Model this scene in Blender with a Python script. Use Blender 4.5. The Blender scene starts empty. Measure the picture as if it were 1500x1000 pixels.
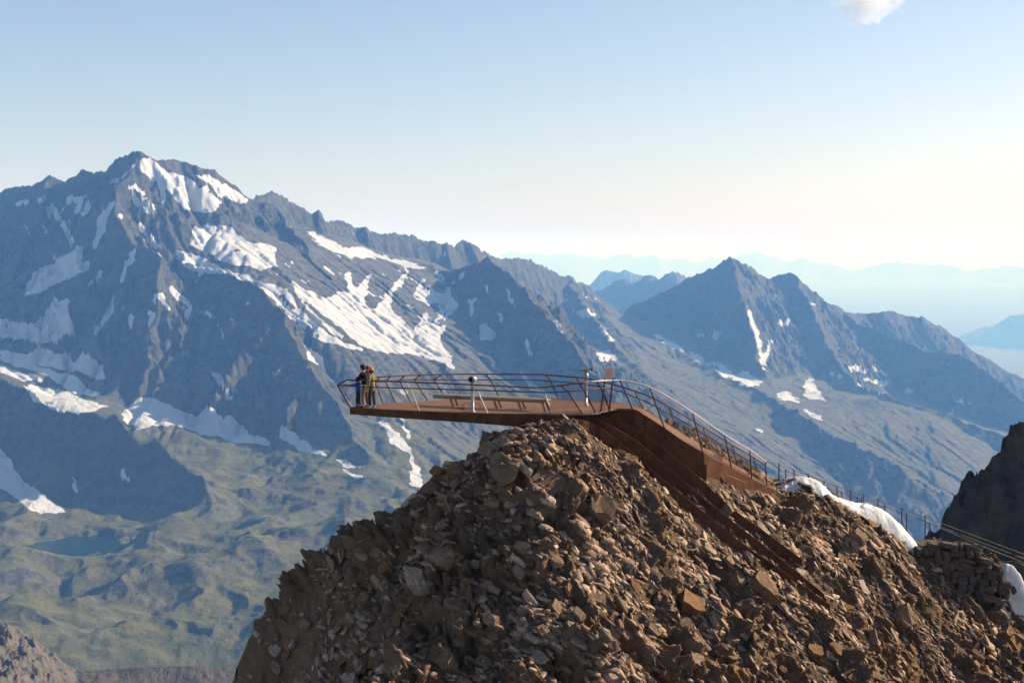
import bpy, bmesh, math, random
import numpy as np
from mathutils import Vector, Matrix

S = bpy.context.scene
COL = S.collection
R = math.radians

# ------------------------------------------------------------------ camera
F, CX, CY = 2083.33, 750.0, 500.0            # 50 mm lens on a 36 mm sensor, photo 1500 px wide
PITCH = math.atan(130.0 / F)
cam = bpy.data.cameras.new("camera"); cam.lens = 50; cam.sensor_width = 36
cam.clip_start = 0.5; cam.clip_end = 400000
camo = bpy.data.objects.new("camera", cam); COL.objects.link(camo)
camo.rotation_euler = (R(90) - PITCH, 0, 0)
S.camera = camo
CA, SA = math.cos(PITCH), math.sin(PITCH)

# ------------------------------------------------------------------ light
SUN_AZ, SUN_EL = R(67), R(25.5)                # azimuth clockwise from the view direction
w = bpy.data.worlds.new("World"); S.world = w; w.use_nodes = True
nt = w.node_tree; nt.nodes.clear()
sky = nt.nodes.new("ShaderNodeTexSky"); sky.sky_type = 'NISHITA'; sky.sun_disc = False
sky.sun_elevation = SUN_EL; sky.sun_rotation = SUN_AZ
sky.altitude = 300; sky.air_density = 1.0; sky.dust_density = 0.9; sky.ozone_density = 3.0
bg = nt.nodes.new("ShaderNodeBackground"); bg.inputs['Strength'].default_value = 0.083
wo = nt.nodes.new("ShaderNodeOutputWorld")
tint = nt.nodes.new("ShaderNodeMix"); tint.data_type = 'RGBA'; tint.blend_type = 'MULTIPLY'; tint.inputs[0].default_value = 1.0
tint.inputs[7].default_value = (1.07, 0.915, 0.875, 1)
nt.links.new(sky.outputs[0], tint.inputs[6]); nt.links.new(tint.outputs[2], bg.inputs[0]); nt.links.new(bg.outputs[0], wo.inputs[0])
sun = bpy.data.lights.new("sun", 'SUN'); sun.energy = 5.0; sun.angle = R(0.53); sun.color = (1.0, 0.885, 0.72)
so = bpy.data.objects.new("sun", sun); COL.objects.link(so)
sd = Vector((math.sin(SUN_AZ) * math.cos(SUN_EL), math.cos(SUN_AZ) * math.cos(SUN_EL), math.sin(SUN_EL)))
so.rotation_euler = (-sd).to_track_quat('-Z', 'Y').to_euler()
S.view_settings.view_transform = 'Standard'; S.view_settings.look = 'None'
S.view_settings.exposure = 1.0; S.view_settings.gamma = 1.0
try:
    S.cycles.use_denoising = True
    S.cycles.max_bounces = 6; S.cycles.diffuse_bounces = 1; S.cycles.volume_bounces = 4; S.cycles.transparent_max_bounces = 12
    S.cycles.use_adaptive_sampling = True; S.cycles.adaptive_threshold = 0.02
except Exception:
    pass
HAZE = dict(density=6.9e-5, color=(0.178, 0.43, 0.94), aniso=-0.05)

# ------------------------------------------------------------------ helpers
def P(px, py, Y):
    """the point at depth Y (world y) that shows at photo pixel px,py"""
    xc, yc = (px - CX) / F, (CY - py) / F
    dx, dy, dz = xc, CA + yc * SA, -SA + yc * CA
    k = Y / dy
    return np.array((dx * k, Y, dz * k))
def PV(px, py, Y): return Vector(P(px, py, Y))
def proj(x, y, z):
    zc = y * CA - z * SA
    return CX + F * x / zc, CY - F * (y * SA + z * CA) / zc

def tag(o, label=None, cat=None, group=None, kind=None):
    if label: o['label'] = label
    if cat: o['category'] = cat
    if group: o['group'] = group
    if kind: o['kind'] = kind
    return o
def link(name, me, mat=None, parent=None, smooth=False):
    o = bpy.data.objects.new(name, me); COL.objects.link(o)
    if mat is not None: me.materials.append(mat)
    if parent is not None: o.parent = parent
    return o
def np_mesh(name, V, Fq, smooth=False):
    """mesh from numpy verts (n,3) and faces (m,k) all of one size"""
    me = bpy.data.meshes.new(name)
    V = np.ascontiguousarray(V, dtype=np.float32); Fq = np.ascontiguousarray(Fq, dtype=np.int32)
    m, k = Fq.shape
    me.vertices.add(len(V)); me.vertices.foreach_set("co", V.ravel())
    me.loops.add(m * k); me.loops.foreach_set("vertex_index", Fq.ravel())
    me.polygons.add(m)
    me.polygons.foreach_set("loop_start", np.arange(0, m * k, k, dtype=np.int32))
    if smooth: me.polygons.foreach_set("use_smooth", np.ones(m, dtype=bool))
    me.update(calc_edges=True)
    return me
def attr(me, name, vals):
    a = me.attributes.new(name, 'FLOAT', 'POINT'); a.data.foreach_set("value", np.ascontiguousarray(vals, dtype=np.float32).ravel())
def grid_faces(nr, nc):
    i = np.arange(nr - 1)[:, None] * nc + np.arange(nc - 1)[None, :]
    return np.stack([i, i + 1, i + nc + 1, i + nc], -1).reshape(-1, 4)

def _hash(ix, iy, seed):
    h = (ix.astype(np.int64) * 374761393 + iy.astype(np.int64) * 668265263 + seed * 974634777) & 0xFFFFFFFF
    h = ((h ^ (h >> 13)) * 1274126177) & 0xFFFFFFFF
    return (h ^ (h >> 16)) & 0xFFFFFFFF
def noise(x, y, seed=0):
    """gradient noise, about -1..1"""
    x0 = np.floor(x); y0 = np.floor(y); fx = (x - x0).astype(np.float32); fy = (y - y0).astype(np.float32)
    ix = x0.astype(np.int64); iy = y0.astype(np.int64)
    u = fx * fx * fx * (fx * (fx * 6 - 15) + 10); v = fy * fy * fy * (fy * (fy * 6 - 15) + 10)
    def g(i, j, dx, dy):
        a = _hash(i, j, seed).astype(np.float32) * np.float32(2 * math.pi / 4294967296.0)
        return np.cos(a) * dx + np.sin(a) * dy
    a = g(ix, iy, fx, fy); b = g(ix + 1, iy, fx - 1, fy)
    c = g(ix, iy + 1, fx, fy - 1); d = g(ix + 1, iy + 1, fx - 1, fy - 1)
    return 1.5 * ((a + (b - a) * u) + ((c + (d - c) * u) - (a + (b - a) * u)) * v)
def fbm(x, y, oct=5, seed=0, gain=0.5, lac=2.03):
    s = 0; a = 1.0
    for k in range(oct):
        s = s + a * noise(x, y, seed + k * 17); x = x * lac + 13.7; y = y * lac + 7.1; a *= gain
    return s
def ridged(x, y, oct=5, seed=0, gain=0.5, lac=2.07):
    s = 0; a = 1.0; wgt = 1.0
    for k in range(oct):
        n = 1 - np.abs(noise(x, y, seed + k * 31)); n = n * n * wgt
        s = s + a * n; wgt = np.clip(n * 1.6, 0, 1); x = x * lac + 3.3; y = y * lac + 9.2; a *= gain
    return s
def facets(x, y, cell, seed, tilt, amp):
    """broken-rock relief: the plane is cut into irregular cells, each a flat facet with its own height and tilt"""
    u, v = x / cell, y / cell; i0 = np.floor(u).astype(np.int64); j0 = np.floor(v).astype(np.int64)
    best = np.full(x.shape, 9.0, np.float32); out = np.zeros(x.shape, np.float32); k = np.float32(1 / 4294967296.0)
    for di in (-1, 0, 1):
        for dj in (-1, 0, 1):
            i, j = i0 + di, j0 + dj; h = [(_hash(i, j, seed + q).astype(np.float32) * k) for q in range(5)]
            dx = (u - i - h[0]).astype(np.float32); dy = (v - j - h[1]).astype(np.float32); d = dx * dx + dy * dy
            m = d < best; val = (h[2] - .5) * 2 * amp + ((h[3] - .5) * dx + (h[4] - .5) * dy) * 2 * tilt * cell
            out = np.where(m, val, out); best = np.where(m, d, best)
    return out
def smooth01(a, b, x):
    t = np.clip((x - a) / (b - a), 0, 1); return t * t * (3 - 2 * t)
def in_poly(px, py, poly):
    n = len(poly); ins = np.zeros(px.shape, bool); j = n - 1
    for i in range(n):
        xi, yi = poly[i]; xj, yj = poly[j]
        if yi != yj:
            c = ((yi > py) != (yj > py)) & (px < (xj - xi) * (py - yi) / (yj - yi) + xi)
            ins ^= c
        j = i
    return ins

class Mat:
    """little node-tree builder"""
    def __init__(s, name):
        s.m = bpy.data.materials.new(name); s.m.use_nodes = True; s.t = s.m.node_tree
        s.b = s.t.nodes["Principled BSDF"]; s.b.inputs['Roughness'].default_value = 0.85
        s.b.inputs['Specular IOR Level'].default_value = 0.04
    def n(s, kind, **kw):
        o = s.t.nodes.new("ShaderNode" + kind)
        for k, v in kw.items():
            if hasattr(o, k) and not k.startswith('i_'): setattr(o, k, v)
            else: o.inputs[k[2:] if k.startswith('i_') else k].default_value = v
        return o
    def l(s, a, b): s.t.links.new(a, b)
    def pos(s): return s.n("NewGeometry").outputs['Position']
    def objco(s): return s.n("TexCoord").outputs['Object']
    def noise(s, scale, detail=6, rough=0.6, co=None, dist=0.0, stretch=None):
        o = s.n("TexNoise"); o.inputs['Scale'].default_value = scale; o.inputs['Detail'].default_value = detail
        o.inputs['Roughness'].default_value = rough; o.inputs['Distortion'].default_value = dist
        co = co or s.pos()
        if stretch:
            mp = s.n("Mapping"); mp.inputs['Scale'].default_value = stretch; s.l(co, mp.inputs[0]); co = mp.outputs[0]
        s.l(co, o.inputs['Vector']); return o.outputs['Fac']
    def ramp(s, fac, stops):
        o = s.n("ValToRGB"); e = o.color_ramp.elements
        while len(e) < len(stops): e.new(0.5)
        for k, (p, c) in enumerate(stops):
            e[k].position = p; e[k].color = (c, c, c, 1) if isinstance(c, (int, float)) else (*c, 1)
        s.l(fac, o.inputs[0]); return o.outputs[0]
    def mix(s, fac, a, b, mode='MIX'):
        o = s.n("Mix", data_type='RGBA', blend_type=mode)
        if isinstance(fac, (int, float)): o.inputs[0].default_value = fac
        else: s.l(fac, o.inputs[0])
        for k, v in ((6, a), (7, b)):
            if isinstance(v, tuple): o.inputs[k].default_value = (*v, 1)
            else: s.l(v, o.inputs[k])
        return o.outputs[2]
    def math(s, op, a, b=0.0, clamp=False):
        o = s.n("Math", operation=op); o.use_clamp = clamp
        for k, v in ((0, a), (1, b)):
            if isinstance(v, (int, float)): o.inputs[k].default_value = v
            else: s.l(v, o.inputs[k])
        return o.outputs[0]
    def attr(s, name): return s.n("Attribute", attribute_name=name).outputs['Fac']
    def bump(s, h, strength=0.5, dist=0.1):
        o = s.n("Bump"); o.inputs['Strength'].default_value = strength; o.inputs['Distance'].default_value = dist
        s.l(h, o.inputs['Height']); s.l(o.outputs[0], s.b.inputs['Normal'])
    def base(s, c):
        if isinstance(c, tuple): s.b.inputs['Base Color'].default_value = (*c, 1)
        else: s.l(c, s.b.inputs['Base Color'])
# ------------------------------------------------------------------ mountains: a ridge network
# every ridge: points (photo px, photo py, distance km) with face slopes (steep near the crest, easier below)
rng = random.Random(11)
RID = []
def km(c): return 1000.0 * (c if c < 6 else 6 + (c - 6) * 1.8)
def ridge(pts, s1=1.15, D=260, s2=0.75, ribs=(150, 420), rel=1.0, floor=None):
    RID.append(dict(p=np.array([P(a, b, km(c)) for a, b, c in pts]), s1=s1, D=D, s2=s2, ribs=ribs, rel=rel))
ridge([(-170,335,5.7),(-60,300,5.6),(0,283,5.6),(20,272,5.6),(50,262,5.55),(70,252,5.5),(90,260,5.5),(110,257,5.45),(125,247,5.4),
       (150,245,5.3),(175,232,5.2),(195,222,5.15),(208,220,5.1),(228,230,5.1),(240,228,5.15),(262,229,5.2),(290,236,5.2),(310,243,5.25),
       (330,257,5.3),(355,275,5.35),(368,283,5.4)], 1.25, 300, 0.8, (130, 520))
ridge([(368,283,5.4),(380,277,5.5),(405,278,5.7),(430,295,5.9),(452,310,6.0),(463,304,6.0),(475,317,6.1),(490,316,6.2),(520,328,6.3),
       (535,326,6.3),(580,338,6.4),(600,340,6.45),(640,352,6.5),(655,350,6.5),(665,357,6.55),(680,347,6.6),(695,350,6.6),(715,368,6.7),
       (745,374,6.9),(775,376,7.1),(800,388,7.3),(830,402,7.6),(860,415,7.9),(880,432,8.1),(905,452,8.2)], 1.9, 150, 0.8, (90, 150))
# nearer crest under the snow strip, then the lit spur to the right
ridge([(368,284,5.4),(405,302,5.45),(440,335,5.5),(480,362,5.6),(520,376,5.7),(560,378,5.8),(600,388,5.8),(640,392,5.8),(680,383,5.75),(712,372,5.7)], 1.15, 300, 0.7, (130, 380))
ridge([(712,372,5.7),(735,388,5.5),(760,415,5.35),(800,455,5.15),(840,500,4.95),(870,545,4.75),(905,590,4.55),(950,650,4.35)], 1.0, 300, 0.65, (140, 420))
# main spur from the summit towards the viewer
ridge([(208,220,5.1),(190,250,5.02),(165,270,4.93),(172,300,4.86),(190,345,4.75),(232,372,4.62),(228,420,4.5),(225,470,4.4),(215,520,4.3),(200,570,4.2)], 1.2, 250, 0.85, (120, 360))
ridge([(368,284,5.4),(300,330,5.1),(270,360,4.9),(262,378,4.78),(330,396,4.65),(380,412,4.55),(410,450,4.42),(440,510,4.25),(480,575,4.08),(520,630,3.92),(545,668,3.8)], 1.1, 250, 0.75, (120, 340))
ridge([(405,302,5.45),(430,340,5.3),(455,385,5.15),(485,425,5.0),(508,445,4.92)], 1.25, 160, 0.8, (110, 240))
ridge([(70,252,5.5),(60,300,5.35),(30,350,5.2),(10,420,5.0),(-30,470,4.8)], 1.2, 220, 0.8, (120, 300))
# dark bluff above the lake
ridge([(-120,505,4.0),(0,548,3.9),(40,562,3.85),(90,602,3.75),(140,598,3.7),(165,596,3.65),(195,632,3.6),(225,628,3.6),(260,660,3.55),(300,692,3.5),(325,745,3.42)], 1.9, 130, 1.0, (70, 160))
# right hand mountain
ridge([(905,458,7.8),(935,441,7.8),(960,430,7.8),(1000,410,7.7),(1030,395,7.6),(1068,377,7.5),(1085,382,7.5),(1110,392,7.6),(1130,408,7.7),(1143,400,7.7),
       (1157,398,7.7),(1175,412,7.8),(1210,440,7.9),(1240,456,8.0),(1270,455,8.1),(1295,452,8.1),(1320,458,8.2),(1350,463,8.2),(1375,475,8.3),
       (1410,500,8.3),(1440,520,8.3),(1470,540,8.3),(1500,551,8.3),(1560,580,8.3),(1680,620,8.3)], 1.05, 350, 0.7, (190, 520))
ridge([(1068,377,7.5),(1078,400,7.35),(1088,440,7.15),(1105,490,6.95),(1118,540,6.75)], 1.1, 250, 0.75, (160, 400))
ridge([(1157,398,7.7),(1185,440,7.45),(1200,480,7.25),(1225,520,7.05),(1250,560,6.9)], 1.0, 250, 0.75, (160, 380))
ridge([(1232,456,7.95),(1268,476,7.65),(1324,496,7.45),(1356,512,7.3),(1404,516,7.2),(1450,545,7.1),(1500,582,7.0),(1580,620,6.9)], 1.1, 250, 0.75, (160, 380))
ridge([(1250,560,6.9),(1300,577,6.8),(1350,597,6.7),(1400,612,6.6),(1460,634,6.5),(1500,660,6.4),(1600,720,6.3)], 1.1, 300, 0.9, (150, 420))
# long bench with snow patches in front of it
ridge([(905,456,7.7),(960,492,7.25),(1020,532,6.85),(1080,560,6.5),(1150,592,6.2),(1200,622,6.0),(1260,652,5.8),(1300,664,5.7),(1330,692,5.6),(1350,745,5.5),(1365,800,5.4)], 0.85, 300, 0.65, (150, 520))
ridge([(830,402,7.6),(850,440,7.1),(885,480,6.7),(910,520,6.3),(960,560,5.9),(1010,610,5.5),(1050,660,5.2)], 0.85, 250, 0.6, (150, 420))
# ridges behind
ridge([(840,440,10.4),(875,425,10.2),(893,418,10),(905,408,10),(915,407,10),(930,410,10),(945,401,10),(955,402,10),(965,405,10),(980,396,10),(997,400,10.1),(1012,406,10.2),(1060,430,10.4)], 1.1, 300, 0.7, (200, 400))
ridge([(800,450,14.2),(850,420,14),(866,411,14),(885,393,14),(905,394,14),(914,390,14),(938,398,14),(975,420,14)], 1.1, 300, 0.7, (260, 500))

def make_ribs(rd, level=1):
    out = []
    p = rd['p']; sp, L = rd['ribs']
    seg = np.diff(p, axis=0); ln = np.linalg.norm(seg[:, :2], axis=1)
    acc = sp * rng.random()
    for k in range(len(seg)):
        t = acc
        while t < ln[k]:
            q = p[k] + seg[k] * (t / ln[k])
            dirn = seg[k][:2] / max(ln[k], 1e-6); down = -1 if seg[k][2] > 0 else 1
            steep = min(1.0, abs(seg[k][2]) / max(ln[k], 1))
            for side in (-1, 1):
                if rng.random() < 0.12: continue
                per = np.array((-dirn[1], dirn[0])) * side
                h = per + dirn * down * (0.25 + 0.9 * steep) + np.array((rng.gauss(0, .25), rng.gauss(0, .25)))
                h /= np.linalg.norm(h)
                Lr = L * rng.uniform(0.45, 1.15) ** 1.2; ns = 4
                pts = [q + np.array((0, 0, -14.0 if L > 100 else -5.0))]; s0 = rd['s1'] * rng.uniform(0.72, 0.9); z = pts[0][2]; xy = q[:2].copy()
                for j in range(ns):
                    a = rng.gauss(0, .22); h = np.array((h[0] * math.cos(a) - h[1] * math.sin(a), h[0] * math.sin(a) + h[1] * math.cos(a)))
                    st = Lr / ns; xy = xy + h * st
                    d = (j + .5) * st; sl = s0 if d < rd['D'] else rd['s2'] * rng.uniform(.8, 1.0)
                    z -= sl * st * rng.uniform(.7, 1.3)
                    pts.append(np.array((xy[0], xy[1], z)))
                out.append(dict(p=np.array(pts), s1=rd['s1'] * rng.uniform(1.15, 1.6), D=120, s2=rd['s2'] * 1.15, ribs=(sp * .55, Lr * .38), rel=rd['rel'], reach=Lr * .7 + 60))
            t += sp * rng.uniform(.6, 1.5)
        acc = t - ln[k]
    return out

# polar grid round the camera: fine where the slopes are seen
NC = 1240
tx = (np.linspace(-130, 1630, NC) - CX) / F
rows = np.concatenate([np.geomspace(1500, 2500, 150, endpoint=False), np.geomspace(2500, 10400, 1300, endpoint=False), np.geomspace(10400, 22500, 170)])
NR = len(rows)
GY = np.repeat(rows[:, None], NC, 1); GX = GY * tx[None, :]
Hn = np.full((NR, NC), -1e5); Dm = np.full((NR, NC), 1e4)
def splat(rd):
    p = rd['p']
    for k in range(len(p) - 1):
        a, b = p[k], p[k + 1]
        reach = rd.get('reach', 1900)
        y0, y1 = min(a[1], b[1]) - reach, max(a[1], b[1]) + reach
        r0, r1 = np.searchsorted(rows, y0), np.searchsorted(rows, y1)
        if r1 <= r0: continue
        ya, yb = max(y0, rows[0]), y1
        x0, x1 = min(a[0], b[0]) - reach, max(a[0], b[0]) + reach
        t0 = min(x0 / ya, x0 / yb); t1 = max(x1 / ya, x1 / yb)
        c0, c1 = np.searchsorted(tx, t0), np.searchsorted(tx, t1)
        if c1 <= c0: continue
        X = GX[r0:r1, c0:c1]; Y = GY[r0:r1, c0:c1]
        ab = b[:2] - a[:2]; L2 = float(ab @ ab) + 1e-9
        t = np.clip(((X - a[0]) * ab[0] + (Y - a[1]) * ab[1]) / L2, 0, 1)
        d = np.hypot(X - a[0] - ab[0] * t, Y - a[1] - ab[1] * t)
        h = a[2] + (b[2] - a[2]) * t - np.where(d < rd['D'], rd['s1'] * d, rd['s1'] * rd['D'] + rd['s2'] * (d - rd['D']))
        h = np.where(d < reach, h, -1e5)
        np.maximum(Hn[r0:r1, c0:c1], h, out=Hn[r0:r1, c0:c1])
        if 'reach' not in rd: np.minimum(Dm[r0:r1, c0:c1], d, out=Dm[r0:r1, c0:c1])
# bend the lookup a little so that crests and gullies are not ruler-straight
wx = 26 * fbm(GX / 210, GY / 210, 4, 3); wy = 26 * fbm(GX / 210, GY / 210, 4, 9)
GXo, GYo = GX, GY
GX, GY = GXo + wx, GYo + wy
for rd in RID:
    splat(rd)
    r1 = make_ribs(rd)
    for q in r1:
        splat(q)
        for q2 in make_ribs(q):
            q2['reach'] = 110; splat(q2)
GX, GY = GXo, GYo
# valley floors, shelves and green hills: smooth surface through measured points
BP = [(30,757,3.4),(120,793,3.22),(190,790,3.22),(250,785,3.2),(330,770,3.25),(400,765,3.2),(500,742,3.4),(560,720,3.5),(600,690,3.7),(640,650,3.95),
      (-40,560,4.15),(30,578,4.1),(150,604,4.05),(250,612,4.1),(330,640,4.02),(400,655,3.98),(500,690,3.75),(340,590,4.25),(450,620,4.1),(560,640,4.0),
      (0,540,4.3),(100,560,4.3),(150,585,4.2),(60,470,4.75),(110,490,4.65),(30,500,4.6),
      (0,700,3.6),(40,720,3.5),(-50,690,3.6),(340,760,3.32),(300,775,3.28),(80,748,3.45),(180,760,3.4),
      (0,830,2.95),(150,845,2.9),(300,832,2.9),(400,822,3.0),(450,812,3.0),(100,900,2.65),(250,900,2.65),(350,905,2.7),(0,920,2.5),(200,955,2.45),(340,978,2.4),
      (340,1100,2.1),(0,1100,2.15),(150,1200,1.9),(-80,800,3.0),(500,800,3.1),(560,800,3.0),(560,900,2.6),(450,900,2.6),
      (320,350,5.0),(370,375,4.85),(340,330,5.1),(390,395,4.75),(430,420,4.65),(470,470,4.45),(520,520,4.35),(570,500,4.75),(600,470,5.0),(560,450,5.1),(620,520,4.7),(680,530,4.6),
      (490,345,5.85),(540,365,5.95),(590,380,6.05),(640,384,6.1),(560,570,4.3),(620,610,4.2),(700,640,4.3),(760,640,4.4),(700,720,3.8),(800,720,3.9),(900,760,3.8),(1000,790,4.0),(1100,820,4.3),(1200,840,4.6),(1300,860,5.0),(1000,640,5.3),(1100,680,5.3),(1200,730,5.3),
      (1400,760,5.7),(1480,730,6.1),(1420,680,6.2),(1360,720,5.9),(1600,760,6.2),(870,470,7.2),(860,450,7.6),(900,525,6.6),(1000,590,6.1),(1120,640,5.8),(1050,545,6.85),(1120,570,6.55),(1190,590,6.5),(1230,610,6.3),
      (1310,592,6.5),(1380,622,6.4),(1000,500,11.5),(880,470,12),(700,500,9),(400,480,8),(100,480,8.5),(1250,560,10.5),(1500,640,10.5),(1100,560,15),(500,480,14),(1500,640,15),(0,480,14)]
Q = np.array([P(a, b, km(c)) for a, b, c in BP])
def tps(Q, X, Y):
    n = len(Q); A = np.zeros((n + 3, n + 3)); d = np.hypot(Q[:, None, 0] - Q[None, :, 0], Q[:, None, 1] - Q[None, :, 1]) / 1000
    A[:n, :n] = d + np.eye(n) * -0.02; A[:n, n] = 1; A[:n, n + 1:] = Q[:, :2] / 1000; A[n, :n] = 1; A[n + 1:, :n] = Q[:, :2].T / 1000
    c = np.linalg.solve(A, np.concatenate([Q[:, 2], np.zeros(3)]))
    o = c[n] + c[n + 1] * X / 1000 + c[n + 2] * Y / 1000
    for k in range(n): o = o + c[k] * np.hypot(X - Q[k, 0], Y - Q[k, 1]) / 1000
    return o
# evaluated on a coarser grid, then interpolated
ri = np.arange(0, NR, 4); ri = np.append(ri, NR - 1) if ri[-1] != NR - 1 else ri
ci = np.arange(0, NC, 4); ci = np.append(ci, NC - 1) if ci[-1] != NC - 1 else ci
Bc = tps(Q, GX[np.ix_(ri, ci)], GY[np.ix_(ri, ci)])
T1 = np.array([np.interp(np.arange(NC), ci, Bc[k]) for k in range(len(ri))])
B = np.empty((NR, NC))
fr = np.interp(np.arange(NR), ri, np.arange(len(ri))); i0 = np.minimum(fr.astype(int), len(ri) - 2); ft = (fr - i0)[:, None]
B = T1[i0] * (1 - ft) + T1[i0 + 1] * ft
near = 1 - smooth01(3300, 4200, GY)
B = B + 26 * fbm(GX / 360, GY / 360, 3, 41) * (0.45 + 0.75 * near) + near * (20 * (ridged(GX / 300 + .3 * fbm(GX / 200, GY / 200, 2, 5), GY / 300, 3, 23) - .9))
LK = P(120, 796, 3220.0)
ll = P(60, 796, 3220.0); lr = P(182, 796, 3220.0)
dl = np.hypot((GX - LK[0]) / (0.5 * (lr[0] - ll[0]) * .88), (GY - LK[1]) / 88.0) + .34 * fbm(GX / 75, GY / 60, 4, 77)
B = B * smooth01(.9, 1.9, dl) + (LK[2] - 5 + 6 * smooth01(.85, 1.25, dl)) * (1 - smooth01(.9, 1.9, dl))
k = 28.0
df = np.clip((Hn - B) / k, -30, 30)
Hh = B + k * np.log1p(np.exp(df)); Hh = np.where(df > 20, Hn, Hh)
rocky = smooth01(-10, 60, Hn - B); calm = .30 + .70 * smooth01(15, 110, Dm)
Hh = Hh + calm * rocky * (22 * (ridged(GX / 130, GY / 130, 5, 51) - .95)) * .8 + calm * rocky * 9 * fbm(GX / 28, GY / 28, 4, 61) + (1 - rocky) * 3.0 * fbm(GX / 40, GY / 40, 5, 67) * smooth01(.8, 1.1, dl)

# running water: carve gullies down the slopes on a square grid, then bring the change back
DX = 14.0
ex = np.arange(-3600, 5200, DX); ey = np.arange(2450, 10300, DX); EX, EY = np.meshgrid(ex, ey)
lrow = np.log(rows)
def bil(A, fi, fj):
    i = np.clip(fi.astype(int), 0, A.shape[0] - 2); j = np.clip(fj.astype(int), 0, A.shape[1] - 2)
    u = np.clip(fi - i, 0, 1); v = np.clip(fj - j, 0, 1)
    return (A[i, j] * (1 - v) + A[i, j + 1] * v) * (1 - u) + (A[i + 1, j] * (1 - v) + A[i + 1, j + 1] * v) * u
E0 = bil(Hh, np.interp(np.log(EY), lrow, np.arange(NR)), np.clip((EX / EY - tx[0]) / (tx[1] - tx[0]), 0, NC - 1))
E = E0 + 2.5 * fbm(EX / 45, EY / 45, 3, 131) + 13 * fbm(EX / 210, EY / 210, 3, 133)
RKY = bil(rocky, np.interp(np.log(EY), lrow, np.arange(NR)), np.clip((EX / EY - tx[0]) / (tx[1] - tx[0]), 0, NC - 1))
KER = (.045 + .045 * RKY + .03 * np.clip(fbm(EX / 500, EY / 500, 2, 137), -1, 1)).ravel()
nr, nc = E.shape; NN = nr * nc
OFF = [(-1, 0), (1, 0), (0, -1), (0, 1), (-1, -1), (-1, 1), (1, -1), (1, 1)]
idx = np.arange(NN).reshape(nr, nc)
for it in range(7):
    best = np.zeros((nr, nc)); rec = idx.copy(); dist = np.full((nr, nc), DX)
    Pd = np.pad(E, 1, mode='edge'); Pi = np.pad(idx, 1, mode='edge')
    for di, dj in OFF:
        dd = DX * math.hypot(di, dj); sl = (E - Pd[1 + di:1 + di + nr, 1 + dj:1 + dj + nc]) / dd
        m = sl > best; best[m] = sl[m]; rec[m] = Pi[1 + di:1 + di + nr, 1 + dj:1 + dj + nc][m]; dist[m] = dd
    order = np.argsort(E.ravel()).tolist(); rl = rec.ravel().tolist()
    A = [DX * DX] * NN
    for i in reversed(order):
        r = rl[i]
        if r != i: A[r] += A[i]
    Fk = (KER * np.minimum(np.array(A), 3e5) ** 0.45 / dist.ravel()).tolist()
    h = E.ravel().tolist()
    for i in order:
        r = rl[i]
        if r != i:
            f = Fk[i]; h[i] = (h[i] + f * h[r]) / (1 + f)
    E = np.array(h).reshape(nr, nc)
dE = E - E0; FLOW = np.log10(np.array(A).reshape(nr, nc))
inside = smooth01(0, 300, np.minimum(np.minimum(GX - ex[0], ex[-1] - GX), np.minimum(GY - ey[0], ey[-1] - GY)))
dG = bil(dE, (GY - ey[0]) / DX, (GX - ex[0]) / DX)
Hh = Hh + np.clip(dG, -90, 20) * inside * smooth01(1.3, 2.2, dl)
Hh = Hh - 14 * np.exp(-((dl - 1.3) / .5) ** 2) * smooth01(LK[1], LK[1] - 60, GY)
Hh = Hh + calm * rocky * (facets(GX + 9 * fbm(GX / 40, GY / 40, 2, 8), GY, 62, 151, .35, 8) + facets(GX + 5 * fbm(GX / 20, GY / 20, 2, 9), GY, 26, 157, .35, 3.5))
Hh = Hh + calm * rocky * (5 * (ridged(GX / 24, GY / 24, 3, 141) - .9) + 13 * (ridged(GX / 64 + .2 * fbm(GX / 40, GY / 40, 2, 6), GY / 64, 3, 143) - .9))
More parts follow.
